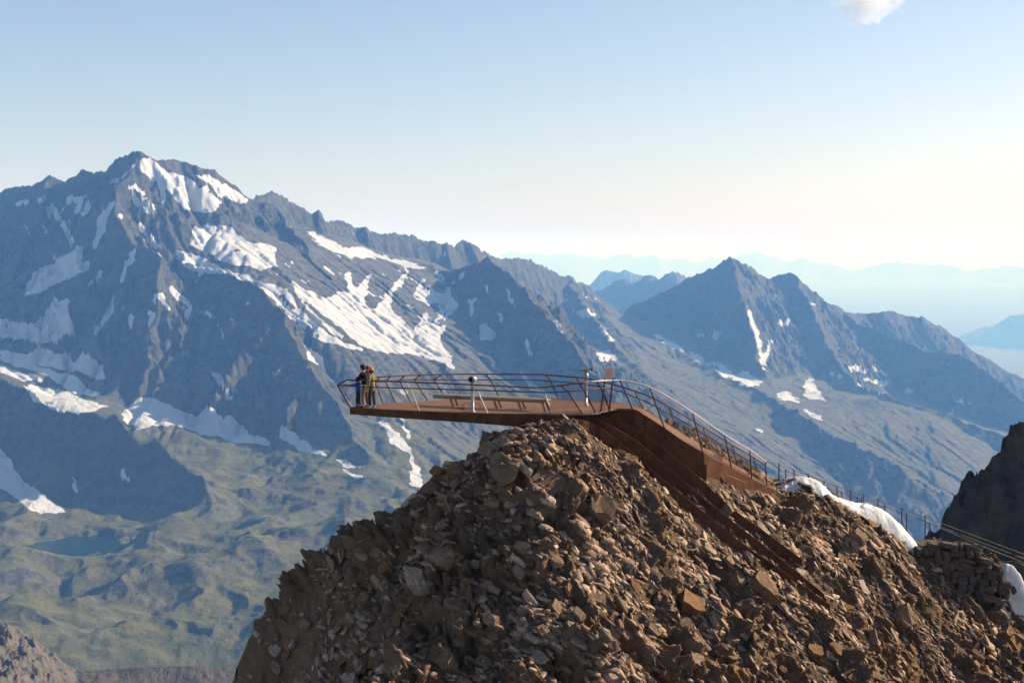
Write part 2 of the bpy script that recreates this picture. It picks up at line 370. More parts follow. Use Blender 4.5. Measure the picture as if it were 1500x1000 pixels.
# snow lies where the photo shows it (outlines taken from the photo, laid on the slopes in the world)
SNOW = [
 [(206,230),(224,235),(246,253),(276,259),(291,276),(305,273),(305,281),(327,295),(316,312),(297,312),(269,304),(249,284),(232,267),(207,253)],
 [(285,257),(308,257),(330,270),(365,294),(350,299),(322,287),(305,270)],
 [(81,297),(100,290),(130,287),(122,295),(100,300)],[(74,306),(84,312),(98,334),(108,360),(102,357),(92,334),(81,320)],
 [(34,432),(50,399),(84,379),(118,360),(123,374),(104,388),(134,379),(129,396),(84,416),(50,430)],[(132,362),(151,312),(164,295),(153,340),(140,357)],
 [(0,469),(28,473),(53,472),(73,452),(78,435),(90,440),(106,438),(98,452),(112,488),(84,496),(62,505),(28,496),(-60,490),(-60,455)],
 [(-60,500),(0,512),(36,519),(56,510),(104,519),(106,533),(123,513),(137,524),(153,541),(154,555),(140,555),(118,544),(84,540),(30,528)],
 [(56,536),(84,544),(106,547),(126,566),(151,580),(140,583),(106,575),(73,552),(0,527),(0,515)],
 [(0,533),(17,541),(56,550),(62,558),(34,557),(11,547),(-40,540)],
 [(32,564),(62,565),(78,572),(87,569),(120,583),(160,594),(146,600),(112,606),(87,603),(50,586)],
 [(176,606),(196,592),(207,580),(232,586),(263,600),(291,611),(302,594),(316,600),(325,617),(336,606),(353,620),(364,634),(398,645),(398,653),(350,648),(308,639),(266,625),(238,622),(199,628)],
 [(411,620),(435,638),(480,668),(471,668),(435,656),(408,641)],[(489,671),(510,674),(531,686),(505,684)],[(489,683),(534,698),(525,701)],
 [(558,617),(576,632),(594,659),(606,671),(588,659),(572,642)],[(600,686),(615,695),(621,716),(600,710)],
 [(0,656),(17,676),(36,706),(56,718),(78,740),(101,751),(73,751),(48,748),(11,720),(-60,690),(-60,640)],
 [(311,541),(322,547),(342,583),(333,586),(319,564)],
 [(249,371),(266,367),(291,374),(308,382),(325,393),(336,396),(372,407),(400,430),(386,421),(364,412),(336,402),(286,399),(266,388)],
 [(283,332),(294,337),(305,327),(339,332),(350,346),(372,357),(403,360),(405,388),(380,395),(356,390),(330,385),(308,371),(277,360)],
 [(447,338),(461,341),(492,355),(503,364),(528,361),(554,372),(576,380),(598,383),(629,393),(598,393),(576,384),(554,378),(514,378),(486,368),(464,355)],
 [(425,408),(447,422),(475,439),(495,428),(514,428),(526,450),(548,453),(562,439),(576,417),(598,394),(587,411),(568,439),(573,456),(593,470),(604,484),(621,462),(626,453),(629,473),(654,476),(643,492),(649,506),(660,520),(666,540),(643,529),(612,520),(582,518),(554,515),(537,509),(514,495),(492,473),(464,453),(436,434)],
 [(380,414),(402,417),(422,422),(408,434),(436,467),(472,487),(492,492),(512,509),(486,504),(458,492),(422,462),(397,434)],
 [(604,434),(612,420),(626,425),(654,431),(671,442),(668,453),(649,470),(654,453),(643,439),(629,448)],[(702,476),(713,474),(724,490),(722,499),(702,498)],
 [(505,405),(512,410),(520,434),(533,458),(526,460),(514,436)],[(520,425),(545,400),(538,420),(526,440)],
 [(1136,576),(1152,572),(1174,590),(1140,584)],[(1176,564),(1186,552),(1200,572),(1212,588),(1180,584)],[(1240,536),(1260,536),(1270,548),(1248,544)],
 [(1255,552),(1308,560),(1292,566)],[(1240,556),(1280,572),(1304,582),(1270,572)],[(1322,568),(1356,572),(1328,576)],[(1104,626),(1118,632),(1116,638)],
 [(1134,476),(1158,464),(1156,476)],[(1182,440),(1204,450),(1186,447)],[(840,455),(856,452),(873,460),(870,465),(851,465)],[(876,458),(896,474),(884,468)],
 [(873,519),(890,512),(907,528),(879,529)],[(1010,491),(1030,487),(1054,484),(1052,500),(1044,494)],[(971,497),(996,505),(999,511)],[(1038,533),(1072,553),(1060,552)],
 [(1075,556),(1089,542),(1120,561),(1094,567)],[(848,427),(882,442),(862,437)],[(897,445),(912,450),(903,450)],
 [(756,530),(767,547),(781,561),(798,572),(828,583),(806,588),(778,572)],[(1395,0),(1396,0),(1396,1)],
]
STREAK = [[(164,273),(179,270),(196,267),(216,259),(232,270),(244,287),(241,304),(227,315),(207,309),(193,295),(174,284)],[(183,318),(200,322),(232,360),(222,362),(200,346)],
 [(221,430),(241,427),(260,435),(269,446),(300,458),(280,462),(246,452)],[(440,500),(470,520),(480,548),(455,530)],[(575,560),(600,575),(590,580)]]
wx = 4 * fbm(GX / 45, GY / 45, 4, 91); wy = 4 * fbm(GX / 45, GY / 45, 4, 92)
PX, PY = proj(GX, GY, Hh); PXw, PYw = PX + wx, PY + wy * .7
snow = np.zeros(Hh.shape)
gap = fbm(GX / 70 + .4 * GY / 70, GY / 110, 4, 93)
# slope, gullies and specks
gy, gx = np.gradient(Hh); dyr = np.gradient(rows)[:, None]; dxr = GY * (tx[1] - tx[0])
sx = gx / dxr; sy = (gy - sx * np.gradient(GX, axis=0)) / dyr
slope = np.hypot(sx, sy)
def blur(a, n):
    for _ in range(n):
        a = (a + np.roll(a, 1, 0) + np.roll(a, -1, 0) + np.roll(a, 1, 1) + np.roll(a, -1, 1)) / 5
    return a
conc = blur(Hh, 12) - Hh
gap = gap + .15 * smooth01(1.5, 2.6, slope) - .06 * np.clip(conc, -4, 4)
flow = bil(blur(FLOW, 1), (GY - ey[0]) / DX, (GX - ex[0]) / DX) * inside
def lay(poly, amount):
    a = np.array(poly)
    m = (PXw > a[:, 0].min()) & (PXw < a[:, 0].max()) & (PYw > a[:, 1].min()) & (PYw < a[:, 1].max())
    ii = np.nonzero(m)
    if len(ii[0]):
        ins = in_poly(PXw[ii], PYw[ii], poly)
        snow[ii] = np.maximum(snow[ii], np.where(ins & (gap[ii] < amount), 1, 0))
for k_, p_ in enumerate(SNOW): lay(p_, 1.25 if k_ < 2 else .92)
for p_ in STREAK: lay(p_, .05)
speck = (noise(GX / 90, GY / 140, 95) + .6 * noise(GX / 30, GY / 60, 96)) > .70
def streak(pts, w):
    a = np.array(pts, float); m = (PXw > a[:, 0].min() - w) & (PXw < a[:, 0].max() + w) & (PYw > a[:, 1].min() - w) & (PYw < a[:, 1].max() + w)
    ii = np.nonzero(m)
    if not len(ii[0]): return
    x, y = PXw[ii], PYw[ii]; d = np.full(x.shape, 1e3)
    for (x0, y0), (x1, y1) in zip(pts[:-1], pts[1:]):
        t = np.clip(((x - x0) * (x1 - x0) + (y - y0) * (y1 - y0)) / ((x1 - x0) ** 2 + (y1 - y0) ** 2), 0, 1)
        d = np.minimum(d, np.hypot(x - x0 - t * (x1 - x0), y - y0 - t * (y1 - y0)))
    snow[ii] = np.maximum(snow[ii], np.where(d < w * .62 * (1 + .7 * gap[ii]), 1, 0))
for pts_, w_ in [([(78,306),(86,318),(98,336),(106,358)],5),([(163,296),(152,318),(146,340),(138,360)],5),([(56,478),(62,470),(70,458)],4),([(196,366),(190,384),(183,398),(176,412)],4),([(150,398),(140,410),(132,418)],5),([(92,376),(84,392)],4),
    ([(190,372),(186,388)],6),([(155,462),(160,452),(168,436)],4),([(140,488),(148,476),(160,456)],5),([(192,462),(190,478)],4),([(118,296),(112,312)],4),([(66,290),(58,296)],5),([(130,300),(120,316)],4),([(36,330),(42,340)],3),([(60,328),(68,338)],4),
    ([(22,300),(38,296)],4),([(100,340),(112,326)],4),([(160,268),(176,262),(200,240)],4),([(205,330),(215,345),(232,360)],4),([(213,352),(236,372)],3),([(250,420),(262,436),(280,448)],4),([(597,396),(588,412),(572,430),(566,452)],6),([(508,404),(520,430),(535,458)],6),([(541,404),(534,426),(528,440)],5),
    ([(690,440),(692,458)],4),([(708,415),(714,428)],4),([(730,458),(736,472)],4),([(1128,500),(1118,540)],3),([(1097,455),(1112,500),(1116,530)],4),([(880,480),(896,500)],4),([(1046,530),(1076,552)],5),([(960,492),(1000,512)],4),([(1010,516),(1040,534)],4),
    ([(430,640),(455,660)],5),([(560,618),(580,636),(600,664),(612,690)],6),([(585,610),(600,640)],3),([(640,560),(655,580)],4),([(0,690),(30,722),(60,745)],9),([(108,700),(112,716)],6),([(180,690),(186,704)],5),([(415,425),(450,470),(490,500),(530,512)],5),([(440,440),(470,470),(500,492)],4),
    ([(660,430),(650,452),(640,470)],5),([(620,410),(612,424)],4),([(640,400),(650,410)],3),([(740,420),(748,440)],3),([(770,500),(778,520)],4),([(812,470),(830,500)],3),([(300,455),(318,470),(330,500)],3),([(1280,540),(1300,548)],4),([(1215,545),(1232,552)],4),([(1180,600),(1200,612)],4),([(1400,585),(1420,592)],3)]: streak(pts_, w_)
alt = smooth01(-420, 60, Hh + 90 * noise(GX / 400, GY / 400, 97))
snow = np.maximum(snow, np.where(speck & (conc > .3) & (alt > .4) & (slope < 2.6) & (PX < 760), 1, 0))
gully = (flow + .45 * noise(GX / 40, GY / 40, 94) > 3.35) & (noise(GX / 230, GY / 300, 90) > -.02) & (alt > .25) & (PX < 980) & (slope < 2.8)
snow = np.maximum(snow, np.where(gully, 1, 0))
snow = blur(snow, 1)
grass = smooth01(1.0, .45, slope + .25 * fbm(GX / 60, GY / 60, 3, 98)) * (1 - .5 * smooth01(4200, 5500, GY)) * smooth01(-250, -560, Hh + 110 * fbm(GX / 260, GY / 260, 3, 99))
scree = smooth01(1.05, .6, slope) * (1 - rocky * .6)
me = np_mesh("mountains", np.stack([GX, GY, Hh], -1).reshape(-1, 3), grid_faces(NR, NC), smooth=False)
attr(me, "snow", snow); attr(me, "grass", grass); attr(me, "scree", scree)
M = Mat("mountain_rock")
n1 = M.noise(.012, 8, .65); n2 = M.noise(.06, 6, .7, stretch=(1, 1, .35)); n3 = M.noise(.004, 4, .5)
st = M.noise(.02, 7, .75, stretch=(.5, .5, 2.6)); nf2 = M.noise(.2, 4, .75)
rock = M.mix(M.ramp(n1, [(.3, 0.), (.7, 1.)]), (.030,.033,.035), (.118,.118,.104))
rock = M.mix(M.ramp(st, [(.45, 0.), (.58, .8)]), rock, (.142,.138,.116))
rock = M.mix(M.ramp(n2, [(.44, 0.), (.60, .85)]), rock, (.028,.027,.028))
rock = M.mix(M.ramp(n3, [(.45, 0.), (.65, .4)]), rock, (.115,.105,.08))
scr = M.mix(M.ramp(n2, [(.32, 0.), (.66, 1.)]), (.185,.18,.152), (.092,.092,.082))
scr = M.mix(M.ramp(nf2, [(.5, 0.), (.6, .6)]), scr, (.08,.074,.068))
c = M.mix(M.attr("scree"), rock, scr)
gr = M.mix(M.ramp(n1, [(.3, 0.), (.7, 1.)]), (.070,.078,.026), (.195,.18,.075))
gr = M.mix(M.ramp(n2, [(.5, 0.), (.62, .7)]), gr, (.11,.10,.075)); gr = M.mix(M.ramp(nf2, [(.55, 0.), (.62, .8)]), gr, (.15,.14,.12)); gr = M.mix(M.ramp(M.noise(.025, 5, .6), [(.5, 0.), (.7, .75)]), gr, (.040,.050,.020))  # last mix: dark green blotches, shadow patches painted into the grass
c = M.mix(M.attr("grass"), c, gr)
sn = M.math('ADD', M.attr("snow"), M.math('MULTIPLY', M.math('SUBTRACT', M.noise(.09, 5, .7), .5), .7))
c = M.mix(M.ramp(sn, [(.42, 0.), (.56, 1.)]), c, (.62, .63, .645))
nf = M.noise(.28, 5, .75); c = M.mix(M.ramp(nf, [(.36, .55), (.52, 0.)]), c, (.05, .048, .042), 'MIX') if False else c
M.base(c); M.bump(M.math('ADD', n2, nf), .9, 8.0)
tag(link("mountains", me, M.m), kind='structure')
# the small tarn
bm = bmesh.new()
vs = []
for k in range(64):
    a = 2 * math.pi * k / 64
    vs.append(bm.verts.new((LK[0] + math.cos(a) * (0.5 * (lr[0] - ll[0]) + 40), LK[1] + math.sin(a) * 150, LK[2])))
bm.faces.new(vs); me = bpy.data.meshes.new("lake_water"); bm.to_mesh(me); bm.free()
M = Mat("lake_water"); M.base((.003, .022, .028)); M.b.inputs['Roughness'].default_value = .25; M.b.inputs['Specular IOR Level'].default_value = .2
M.bump(M.noise(.35, 3), .12, .4)
tag(link("lake_water", me, M.m), kind='structure')

# nearer moraine at the foot of the frame
def patch(name, x0, x1, nx, ys, fn, mat):
    t = np.linspace(x0, x1, nx); ys = np.asarray(ys); Y = np.repeat(ys[:, None], nx, 1); X = (t[None, :] - CX) / F * Y
    Z = fn(X, Y)
    me = np_mesh(name, np.stack([X, Y, Z], -1).reshape(-1, 3), grid_faces(len(ys), nx), smooth=True)
    return tag(link(name, me, mat), kind='structure')
def moraine(X, Y):
    px = CX + F * X / Y
    crest = np.interp(px, [-200, -60, 0, 40, 75, 100, 130, 200, 260, 345, 450, 600], [890, 908, 922, 942, 972, 989, 990, 984, 982, 985, 1000, 1040])
    zc = -(crest - CY + 130) / F * 1250 * 1.0 - 0
    z = zc - np.where(Y > 1250, .9 * (Y - 1250), 0) - np.where(Y < 1250, .22 * (1250 - Y), 0)
    return z + 5 * fbm(X / 60, Y / 60, 5, 121) * smooth01(0, 60, np.abs(Y - 1250) + 12) + (.5 + 1.7 * smooth01(130, 40, px)) * fbm(X / 9, Y / 9, 5, 122, .6) + 5 * smooth01(130, 20, px) * (ridged(X / 22, Y / 22, 4, 123) - .9)
M = Mat("moraine"); n1 = M.noise(.05, 8, .7); n2 = M.noise(.4, 5, .7)
c = M.mix(M.ramp(n1, [(.3, 0.), (.7, 1.)]), (0.0825,0.0713,0.06), (0.15,0.128,0.109)); c = M.mix(M.ramp(n2, [(.48, 0.), (.62, .8)]), c, (0.0638,0.0562,0.0488))
M.base(c); M.bump(n2, .7, 1.5)
patch("moraine", -160, 760, 800, np.linspace(900, 1500, 420), moraine, M.m)

# far ridges, one behind the other, and the plain under them
def far_ridge(name, D, pts, seed, depth):
    xs = [a for a, b in pts]; ysv = [b for a, b in pts]
    t = np.linspace(-300, 1800, 900); yy = np.linspace(D - depth, D + depth, 70)
    Y = np.repeat(yy[:, None], len(t), 1); X = (t[None, :] - CX) / F * Y
    cz = -(np.interp(t, xs, ysv) - 370) / F * D; Lk = D / 30000.0
    dd = np.abs(Y - D) + 120 * fbm(X / 900, Y / 900, 3, seed)
    Z = cz[None, :] - .42 * np.abs(dd) + 110 * Lk * (ridged(X / (1300 * Lk), Y / (1300 * Lk), 5, seed) - .9)
    me = np_mesh(name, np.stack([X, Y, Z], -1).reshape(-1, 3), grid_faces(len(yy), len(t)), smooth=False)
    tag(link(name, me, FM), kind='structure')
M = Mat("far_rock"); M.base(M.mix(M.ramp(M.noise(.0015, 6), [(.35, 0.), (.65, 1.)]), (.10, .10, .08), (.2, .18, .16))); FM = M.m
far_ridge("far_hill", 30000, [(-300,640),(1000,700),(1300,560),(1410,490),(1440,480),(1470,467),(1500,455),(1560,430),(1700,400),(1800,390)], 201, 5000)
far_ridge("far_ridge", 92000, [(-300,385),(500,390),(700,378),(760,372),(790,375),(815,374),(850,373),(880,378),(900,376),(930,378),(960,372),(990,376),(1020,384),(1045,380),(1060,388),(1088,374),(1105,372),(1130,376),(1150,382),(1185,383),(1215,388),(1250,394),(1290,391),(1330,384),(1345,386),(1370,391),(1420,390),(1470,393),(1520,392),(1800,385)], 203, 11000)
gx_ = np.linspace(-98000, 98000, 120); gy_ = np.linspace(-14000, 112000, 90)
X, Y = np.meshgrid(gx_, gy_); Z = -1900 + 0 * X + 60 * fbm(X / 4000, Y / 4000, 3, 207)
tag(link("ground", np_mesh("ground", np.stack([X, Y, Z], -1).reshape(-1, 3), grid_faces(90, 120)), FM), kind='structure')

# the air
def box(name, lo, hi):
    bm = bmesh.new(); bmesh.ops.create_cube(bm, size=1)
    for v in bm.verts:
        v.co = Vector([lo[k] if v.co[k] < 0 else hi[k] for k in range(3)])
    me = bpy.data.meshes.new(name); bm.to_mesh(me); bm.free(); return me
hm = bpy.data.materials.new("haze"); hm.use_nodes = True; ht = hm.node_tree; ht.nodes.clear()
pv = ht.nodes.new("ShaderNodeVolumePrincipled"); pv.inputs['Density'].default_value = HAZE['density']
pv.inputs['Color'].default_value = (*HAZE['color'], 1); pv.inputs['Absorption Color'].default_value = (1, 1, 1, 1); pv.inputs['Anisotropy'].default_value = HAZE['aniso']
hoo = ht.nodes.new("ShaderNodeOutputMaterial"); ht.links.new(pv.outputs[0], hoo.inputs['Volume'])
ho = tag(link("haze", box("haze", (-100000, -15000, -2200), (100000, 115000, 620)), hm), kind='stuff')
# ------------------------------------------------------------------ the rocky knoll
CREST = [(338,1060,54.0),(345,1000,54.4),(352,958,54.6),(374,914,55.0),(402,878,55.2),(440,848,55.4),(500,804,55.8),(560,772,56.0),(600,747,56.2),(627,716,56.3),(645,690,56.4),(700,652,56.5),(738,630,56.6),
         (790,622,56.5),(835,622,56.7)]
SURF = [(844,628,57.2),(892,656,57.2),(928,682,57.2),(952,703,57.2),(983,728,57.2),(1027,763,57.2),(1076,797,57.2),(1125,834,57.2),(1165,860,57.2),(1215,893,57.2),
        (983,707,57.9),(1022,740,57.9),(1048,760,57.9),(1092,795,57.9),(1155,842,57.9),(1204,876,57.9),(1036,731,58.6),(1069,758,58.6),(1113,791,58.6),(1150,815,58.6),
        (989,669,59.8),(1040,699,60.1),(1080,716,61.6),(1130,724,63.3),
        (1020,640,64.8),(1060,662,65.3),(1100,690,65.9),(1140,716,65.3),(1172,721,64.7),(1208,733,64.9),(1238,742,65.0),(1268,763,65.3),(1304,787,65.6),(1328,804,65.9),(1340,812,66.0),(1400,842,66.3),(1450,864,66.8),(1490,882,67.3),(1560,905,68),(1700,960,69),
        (930,640,60.5),(880,640,61.5),(820,650,61),(940,650,63.5),
        (800,700,54.0),(800,800,51.2),(800,900,48.8),(800,1000,46.6),(800,1060,45.4),(1000,850,53.9),(1000,1000,50.1),(1000,1060,48.8),(1200,1000,53.9),(1200,1060,52.4),(1400,900,64.2),(1400,1000,61.0),(1400,1060,59.4),
        (1300,850,62.6),(1300,920,60.0),(1300,1000,57.5),(1500,960,65.3),(1500,1060,61.5),(1650,1060,64),(650,720,55.4),(632,770,53.9),(618,850,51.4),(600,930,49.3),(588,1000,47.6),(580,1060,46.3),(500,900,52.9),(480,1000,51.5),(420,940,54.0),(410,1060,53.0),(560,850,53.0),(540,1000,49.9),(700,760,53.4),(700,880,50.4),(700,1000,47.6),(1200,780,62.2),(1200,830,60.0)]
Kp = [P(*q) for q in CREST] + [P(*q) for q in SURF]
for k, q in enumerate(CREST):                       # the far side of the crest falls away to the back and left
    c0 = P(*CREST[max(k - 1, 0)]); c1 = P(*CREST[min(k + 1, len(CREST) - 1)]); t = (c1 - c0)[:2]; t /= np.linalg.norm(t)
    nrm = np.array((-t[1], t[0]))
    for d, dz in ((.7, 1.6), (2.4, 6.5), (6, 15)):
        b = P(*q); Kp.append(np.array((b[0] + nrm[0] * d, b[1] + nrm[1] * d, b[2] - dz)))
for px in range(880, 1701, 90):
    y0 = np.interp(px, [880, 1000, 1140, 1340, 1500, 1700], [648, 640, 716, 806, 885, 965])
    b = P(px, y0, np.interp(px, [880, 1140, 1500, 1700], [65.5, 66.5, 69.5, 71]))
    Kp.append(b + np.array((0, 1.8, -.3))); Kp.append(b + np.array((0, 4.5, -5.0))); Kp.append(b + np.array((0, 9, -12.0)))
Kp = np.array(Kp)
def tps2(Q, X, Y, lam=0.04):
    n = len(Q); A = np.zeros((n + 3, n + 3)); d = np.hypot(Q[:, None, 0] - Q[None, :, 0], Q[:, None, 1] - Q[None, :, 1])
    A[:n, :n] = d - np.eye(n) * lam; A[:n, n] = 1; A[:n, n + 1:] = Q[:, :2]; A[n, :n] = 1; A[n + 1:, :n] = Q[:, :2].T
    c = np.linalg.solve(A, np.concatenate([Q[:, 2], np.zeros(3)]))
    o = c[n] + c[n + 1] * X + c[n + 2] * Y
    for k in range(n): o = o + c[k] * np.hypot(X - Q[k, 0], Y - Q[k, 1])
    return o
KX = np.arange(-14.5, 29.5, .05); KY = np.arange(42.5, 75.0, .05)
cx_, cy_ = KX[::8], KY[::8]
CXg, CYg = np.meshgrid(cx_, cy_); Zc = tps2(Kp, CXg, CYg)
X, Y = np.meshgrid(KX, KY)
Zm = bil(Zc, (Y - cy_[0]) / .4, (X - cx_[0]) / .4)
Zm = blur(Zm, 6)
kpx, kpy = proj(X, Y, Zm)
left = 1 - smooth01(700, 900, kpx)
crag = smooth01(-.15, .35, fbm(X / 2.6, Y / 2.6, 3, 301) + .50 * left + .06 + .35 * smooth01(1330, 1450, kpx) * smooth01(860, 940, kpy))
# keep the ground low where the steel blades run
blade = np.exp(-((Y - 57.9) / 1.3) ** 2) * smooth01(830, 900, kpx) * (1 - smooth01(1215, 1260, kpx))
pl_ = np.exp(-((Y - np.interp(kpx, [960, 1040, 1130], [59.3, 60.0, 63.0])) / 1.1) ** 2) * smooth01(930, 970, kpx) * (1 - smooth01(1135, 1165, kpx))
blade = np.maximum(blade, pl_)
crag = crag * (1 - .9 * blade) * (1 - smooth01(1090, 1140, kpx) * smooth01(62.5, 64, Y) * (1 - smooth01(1345, 1380, kpx)))
crag = crag * (1 - .8 * np.exp(-((kpx - 810) / 95) ** 2) * smooth01(700, 640, kpy))
big = .95 * (ridged(X / 3.0 + .25 * fbm(X, Y, 2, 5), Y / 3.0, 3, 303) - .95) * crag + .16 * fbm(X / 1.6, Y / 1.6, 3, 305) * (1 - .5 * blade)
Z = Zm + big
# beds of rock, tilted to the right: ledges
def beds(Z, T, dip, amt, seed, sharp):
    s = (Z - dip[0] * X - dip[1] * Y) / T + .55 * fbm(X / (T * 4), Y / (T * 4), 3, seed)
    f = s - np.floor(s)
    return Z + amt * T * ((np.floor(s) + smooth01(0, sharp, f)) - s)
Z = beds(Z, .85, (-.30, .05), .8 * crag, 311, .4)
Z = beds(Z, .34, (-.34, .10), .75 * (.2 + .8 * crag) * (1 - .6 * blade), 313, .35)
Z = beds(Z, .15, (-.30, .08), .7 * crag * (1 - .6 * blade), 315, .3)
# joints cut the beds into blocks
u = (X * .8 + Y * .6) / 1.1 + .5 * fbm(X / 1.5, Y / 1.5, 2, 317); fu = np.abs(u - np.floor(u) - .5) * 2
Z = Z - .30 * crag * smooth01(.82, 1.0, fu)
u = (X * .55 - Y * .83) / .7 + .6 * fbm(X / 1.2, Y / 1.2, 2, 319); fu = np.abs(u - np.floor(u) - .5) * 2
Z = Z - .18 * crag * smooth01(.8, 1.0, fu)
u = (X * .7 + Y * .7) / .33 + .8 * fbm(X / .6, Y / .6, 2, 323); fu = np.abs(u - np.floor(u) - .5) * 2
Z = Z - .08 * crag * smooth01(.75, 1.0, fu)
# steep upright slabs at the left end
sl = 1 - smooth01(440, 520, kpx)
u = (X + .4 * Y) / .55 + .4 * fbm(X / .9, Y / .9, 2, 321); fu = u - np.floor(u)
Z = Z + sl * (.55 * _hash(np.floor(u).astype(np.int64), np.zeros_like(X, dtype=np.int64), 7).astype(float) / 4294967296.0 + .25 * fu)
Xs, Ys_ = X + .10 * fbm(X / .4, Y / .4, 2, 351), Y + .10 * fbm(X / .4, Y / .4, 2, 353)
Xr, Yr = .85 * Xs - .53 * Ys_, (.53 * Xs + .85 * Ys_) * 1.7
Z = Z + (.45 + .55 * crag) * (1 - .9 * blade) * (facets(Xr * .9, Yr, 2.3, 357, .30, .34) + facets(Xr, Yr, 1.15, 361, .42, .24) + facets(Xr, Yr, .45, 367, .50, .085)) + facets(Xr, Yr, .19, 373, .5, .03)
Z = Z + .03 * (ridged(X / .5, Y / .5, 2, 331) - .9)
gym, gxm = np.gradient(Zm, .05); nl_ = np.sqrt(1 + gxm ** 2 + gym ** 2); behind = smooth01(970, 1000, kpx) * (1 - smooth01(1120, 1150, kpx)) * smooth01(61.8, 63.0, Y)
dd_ = (Z - Zm) / nl_ * (1 - .6 * behind) * (1 - .35 * smooth01(1.0, 2.4, np.hypot(gxm, gym))) * (1 - .55 * smooth01(640, 560, kpx) * smooth01(.8, 1.8, np.hypot(gxm, gym)))
fcam = (gxm * X + gym * Y - Zm) / nl_ / np.sqrt(X * X + Y * Y + Zm * Zm)
dd_ = dd_ * (1 - .62 * (1 - smooth01(.0, .42, fcam)) * smooth01(760, 660, kpx))
Xd = X - gxm / nl_ * dd_; Yd_ = Y - gym / nl_ * dd_; Zd = Zm + dd_ / nl_
me = np_mesh("rock_knoll", np.stack([Xd, Yd_, Zd], -1).reshape(-1, 3), grid_faces(len(KY), len(KX)))
attr(me, "crag", crag)
M = Mat("knoll_rock")
n1 = M.noise(.9, 8, .7); n2 = M.noise(5, 8, .75); n3 = M.noise(.25, 4, .5); n4 = M.noise(22, 5, .7)
bd = M.noise(2.2, 5, .7, stretch=(.35, .35, 2.4))
cr = M.mix(M.ramp(n1, [(.32, 0.), (.68, 1.)]), (0.106,0.0644,0.0383), (0.255,0.163,0.099))
cr = M.mix(M.ramp(bd, [(.42, 0.), (.6, .7)]), cr, (0.15,0.105,0.0718))
cr = M.mix(M.ramp(n3, [(.5, 0.), (.66, .55)]), cr, (0.238,0.12,0.0534))
grav = M.mix(M.ramp(n2, [(.35, 0.), (.65, 1.)]), (0.0647,0.0407,0.027), (0.153,0.102,0.0716))  # gravel colour darkened to paint crevice shade into the gaps between slabs
cc = M.mix(M.attr("crag"), grav, cr)
cc = M.mix(M.ramp(n4, [(.38, .55), (.55, 0.)]), cc, (0.0661,0.0442,0.0294))
M.base(cc); M.bump(M.math('ADD', M.math('MULTIPLY', n2, 1.0), M.math('MULTIPLY', n4, .5)), .9, .09); M.b.inputs['Roughness'].default_value = .9
tag(link("rock_knoll", me, M.m), kind='structure')
gyk, gxk = np.gradient(blur(Z, 8), .05)
def ground(x, y):
    i = np.clip((np.asarray(y) - KY[0]) / .05, 0, len(KY) - 1.01); j = np.clip((np.asarray(x) - KX[0]) / .05, 0, len(KX) - 1.01)
    return bil(Z, i, j), bil(gxk, i, j), bil(gyk, i, j)

# loose slabs
def slab_arrays(n, size, flat, rs):
    """n irregular flat pieces: (n,12,3) verts in their own frame, long axis x, thin axis z"""
    base = np.array([(1, -.75), (.95, .7), (.1, 1), (-1, .8), (-.95, -.65), (-.15, -1)])
    ratio = rs.uniform(.26, .66, (n, 1))
    q_ = base[None] + rs.uniform(-.24, .24, (n, 6, 2)); V = np.zeros((n, 12, 3))
    V[:, :6, 0] = q_[:, :, 0]; V[:, :6, 1] = q_[:, :, 1] * ratio; V[:, 6:] = V[:, :6]
    sh = rs.uniform(.82, 1.0, (n, 1)); off = rs.uniform(-.12, .12, (n, 1, 2))
    V[:, 6:, :2] = V[:, 6:, :2] * sh[:, :, None] + off
    tilt = rs.uniform(-.22, .22, (n, 2))
    V[:, 6:, 2] = .5 + V[:, 6:, 0] * tilt[:, :1] + V[:, 6:, 1] * tilt[:, 1:] + rs.uniform(-.06, .06, (n, 6)); V[:, :6, 2] = -.5 + rs.uniform(-.1, .1, (n, 6))
    V[:, :, 2] *= flat[:, None]
    return V * size[:, None, None]
SLF = [(0,5,4),(0,4,3),(0,3,2),(0,2,1),(6,7,8),(6,8,9),(6,9,10),(6,10,11)]
for k in range(6):
    j = (k + 1) % 6; SLF += [(k, j, 6 + j), (k, 6 + j, 6 + k)]
SLF = np.array(SLF)
def frames_n(N0, rs, jit):
    """rotation matrices (n,3,3): z along the given normal, x roughly down to the right, with scatter"""
    n = len(N0); N = N0 + rs.normal(0, jit, (n, 3)); N /= np.linalg.norm(N, axis=1)[:, None]
    A = np.stack([np.ones(n), -.30 + rs.normal(0, .38, n), -.6 + rs.normal(0, .22, n)], -1) * rs.choice((-1, 1), (n, 1))
    A = A - N * (A * N).sum(1)[:, None]; A /= np.linalg.norm(A, axis=1)[:, None]
    return np.stack([A, np.cross(N, A), N], -1), N
def frames(x, y, rs, jit):
    z, gx, gy = ground(x, y); N0 = np.stack([-gx, -gy, np.ones(len(x))], -1); N0 /= np.linalg.norm(N0, axis=1)[:, None]
    RM, N = frames_n(N0, rs, jit); return z, RM, N
rs = np.random.RandomState(5)
WGT = np.sqrt(1 + gxm ** 2 + gym ** 2).ravel(); CUM = np.cumsum(WGT); CUM /= CUM[-1]
def onsurf(ii):
    return np.stack([Xd.ravel()[ii], Yd_.ravel()[ii], Zd.ravel()[ii]], -1), np.stack([-gxm.ravel()[ii], -gym.ravel()[ii], np.ones(len(ii))], -1) / WGT[ii][:, None]
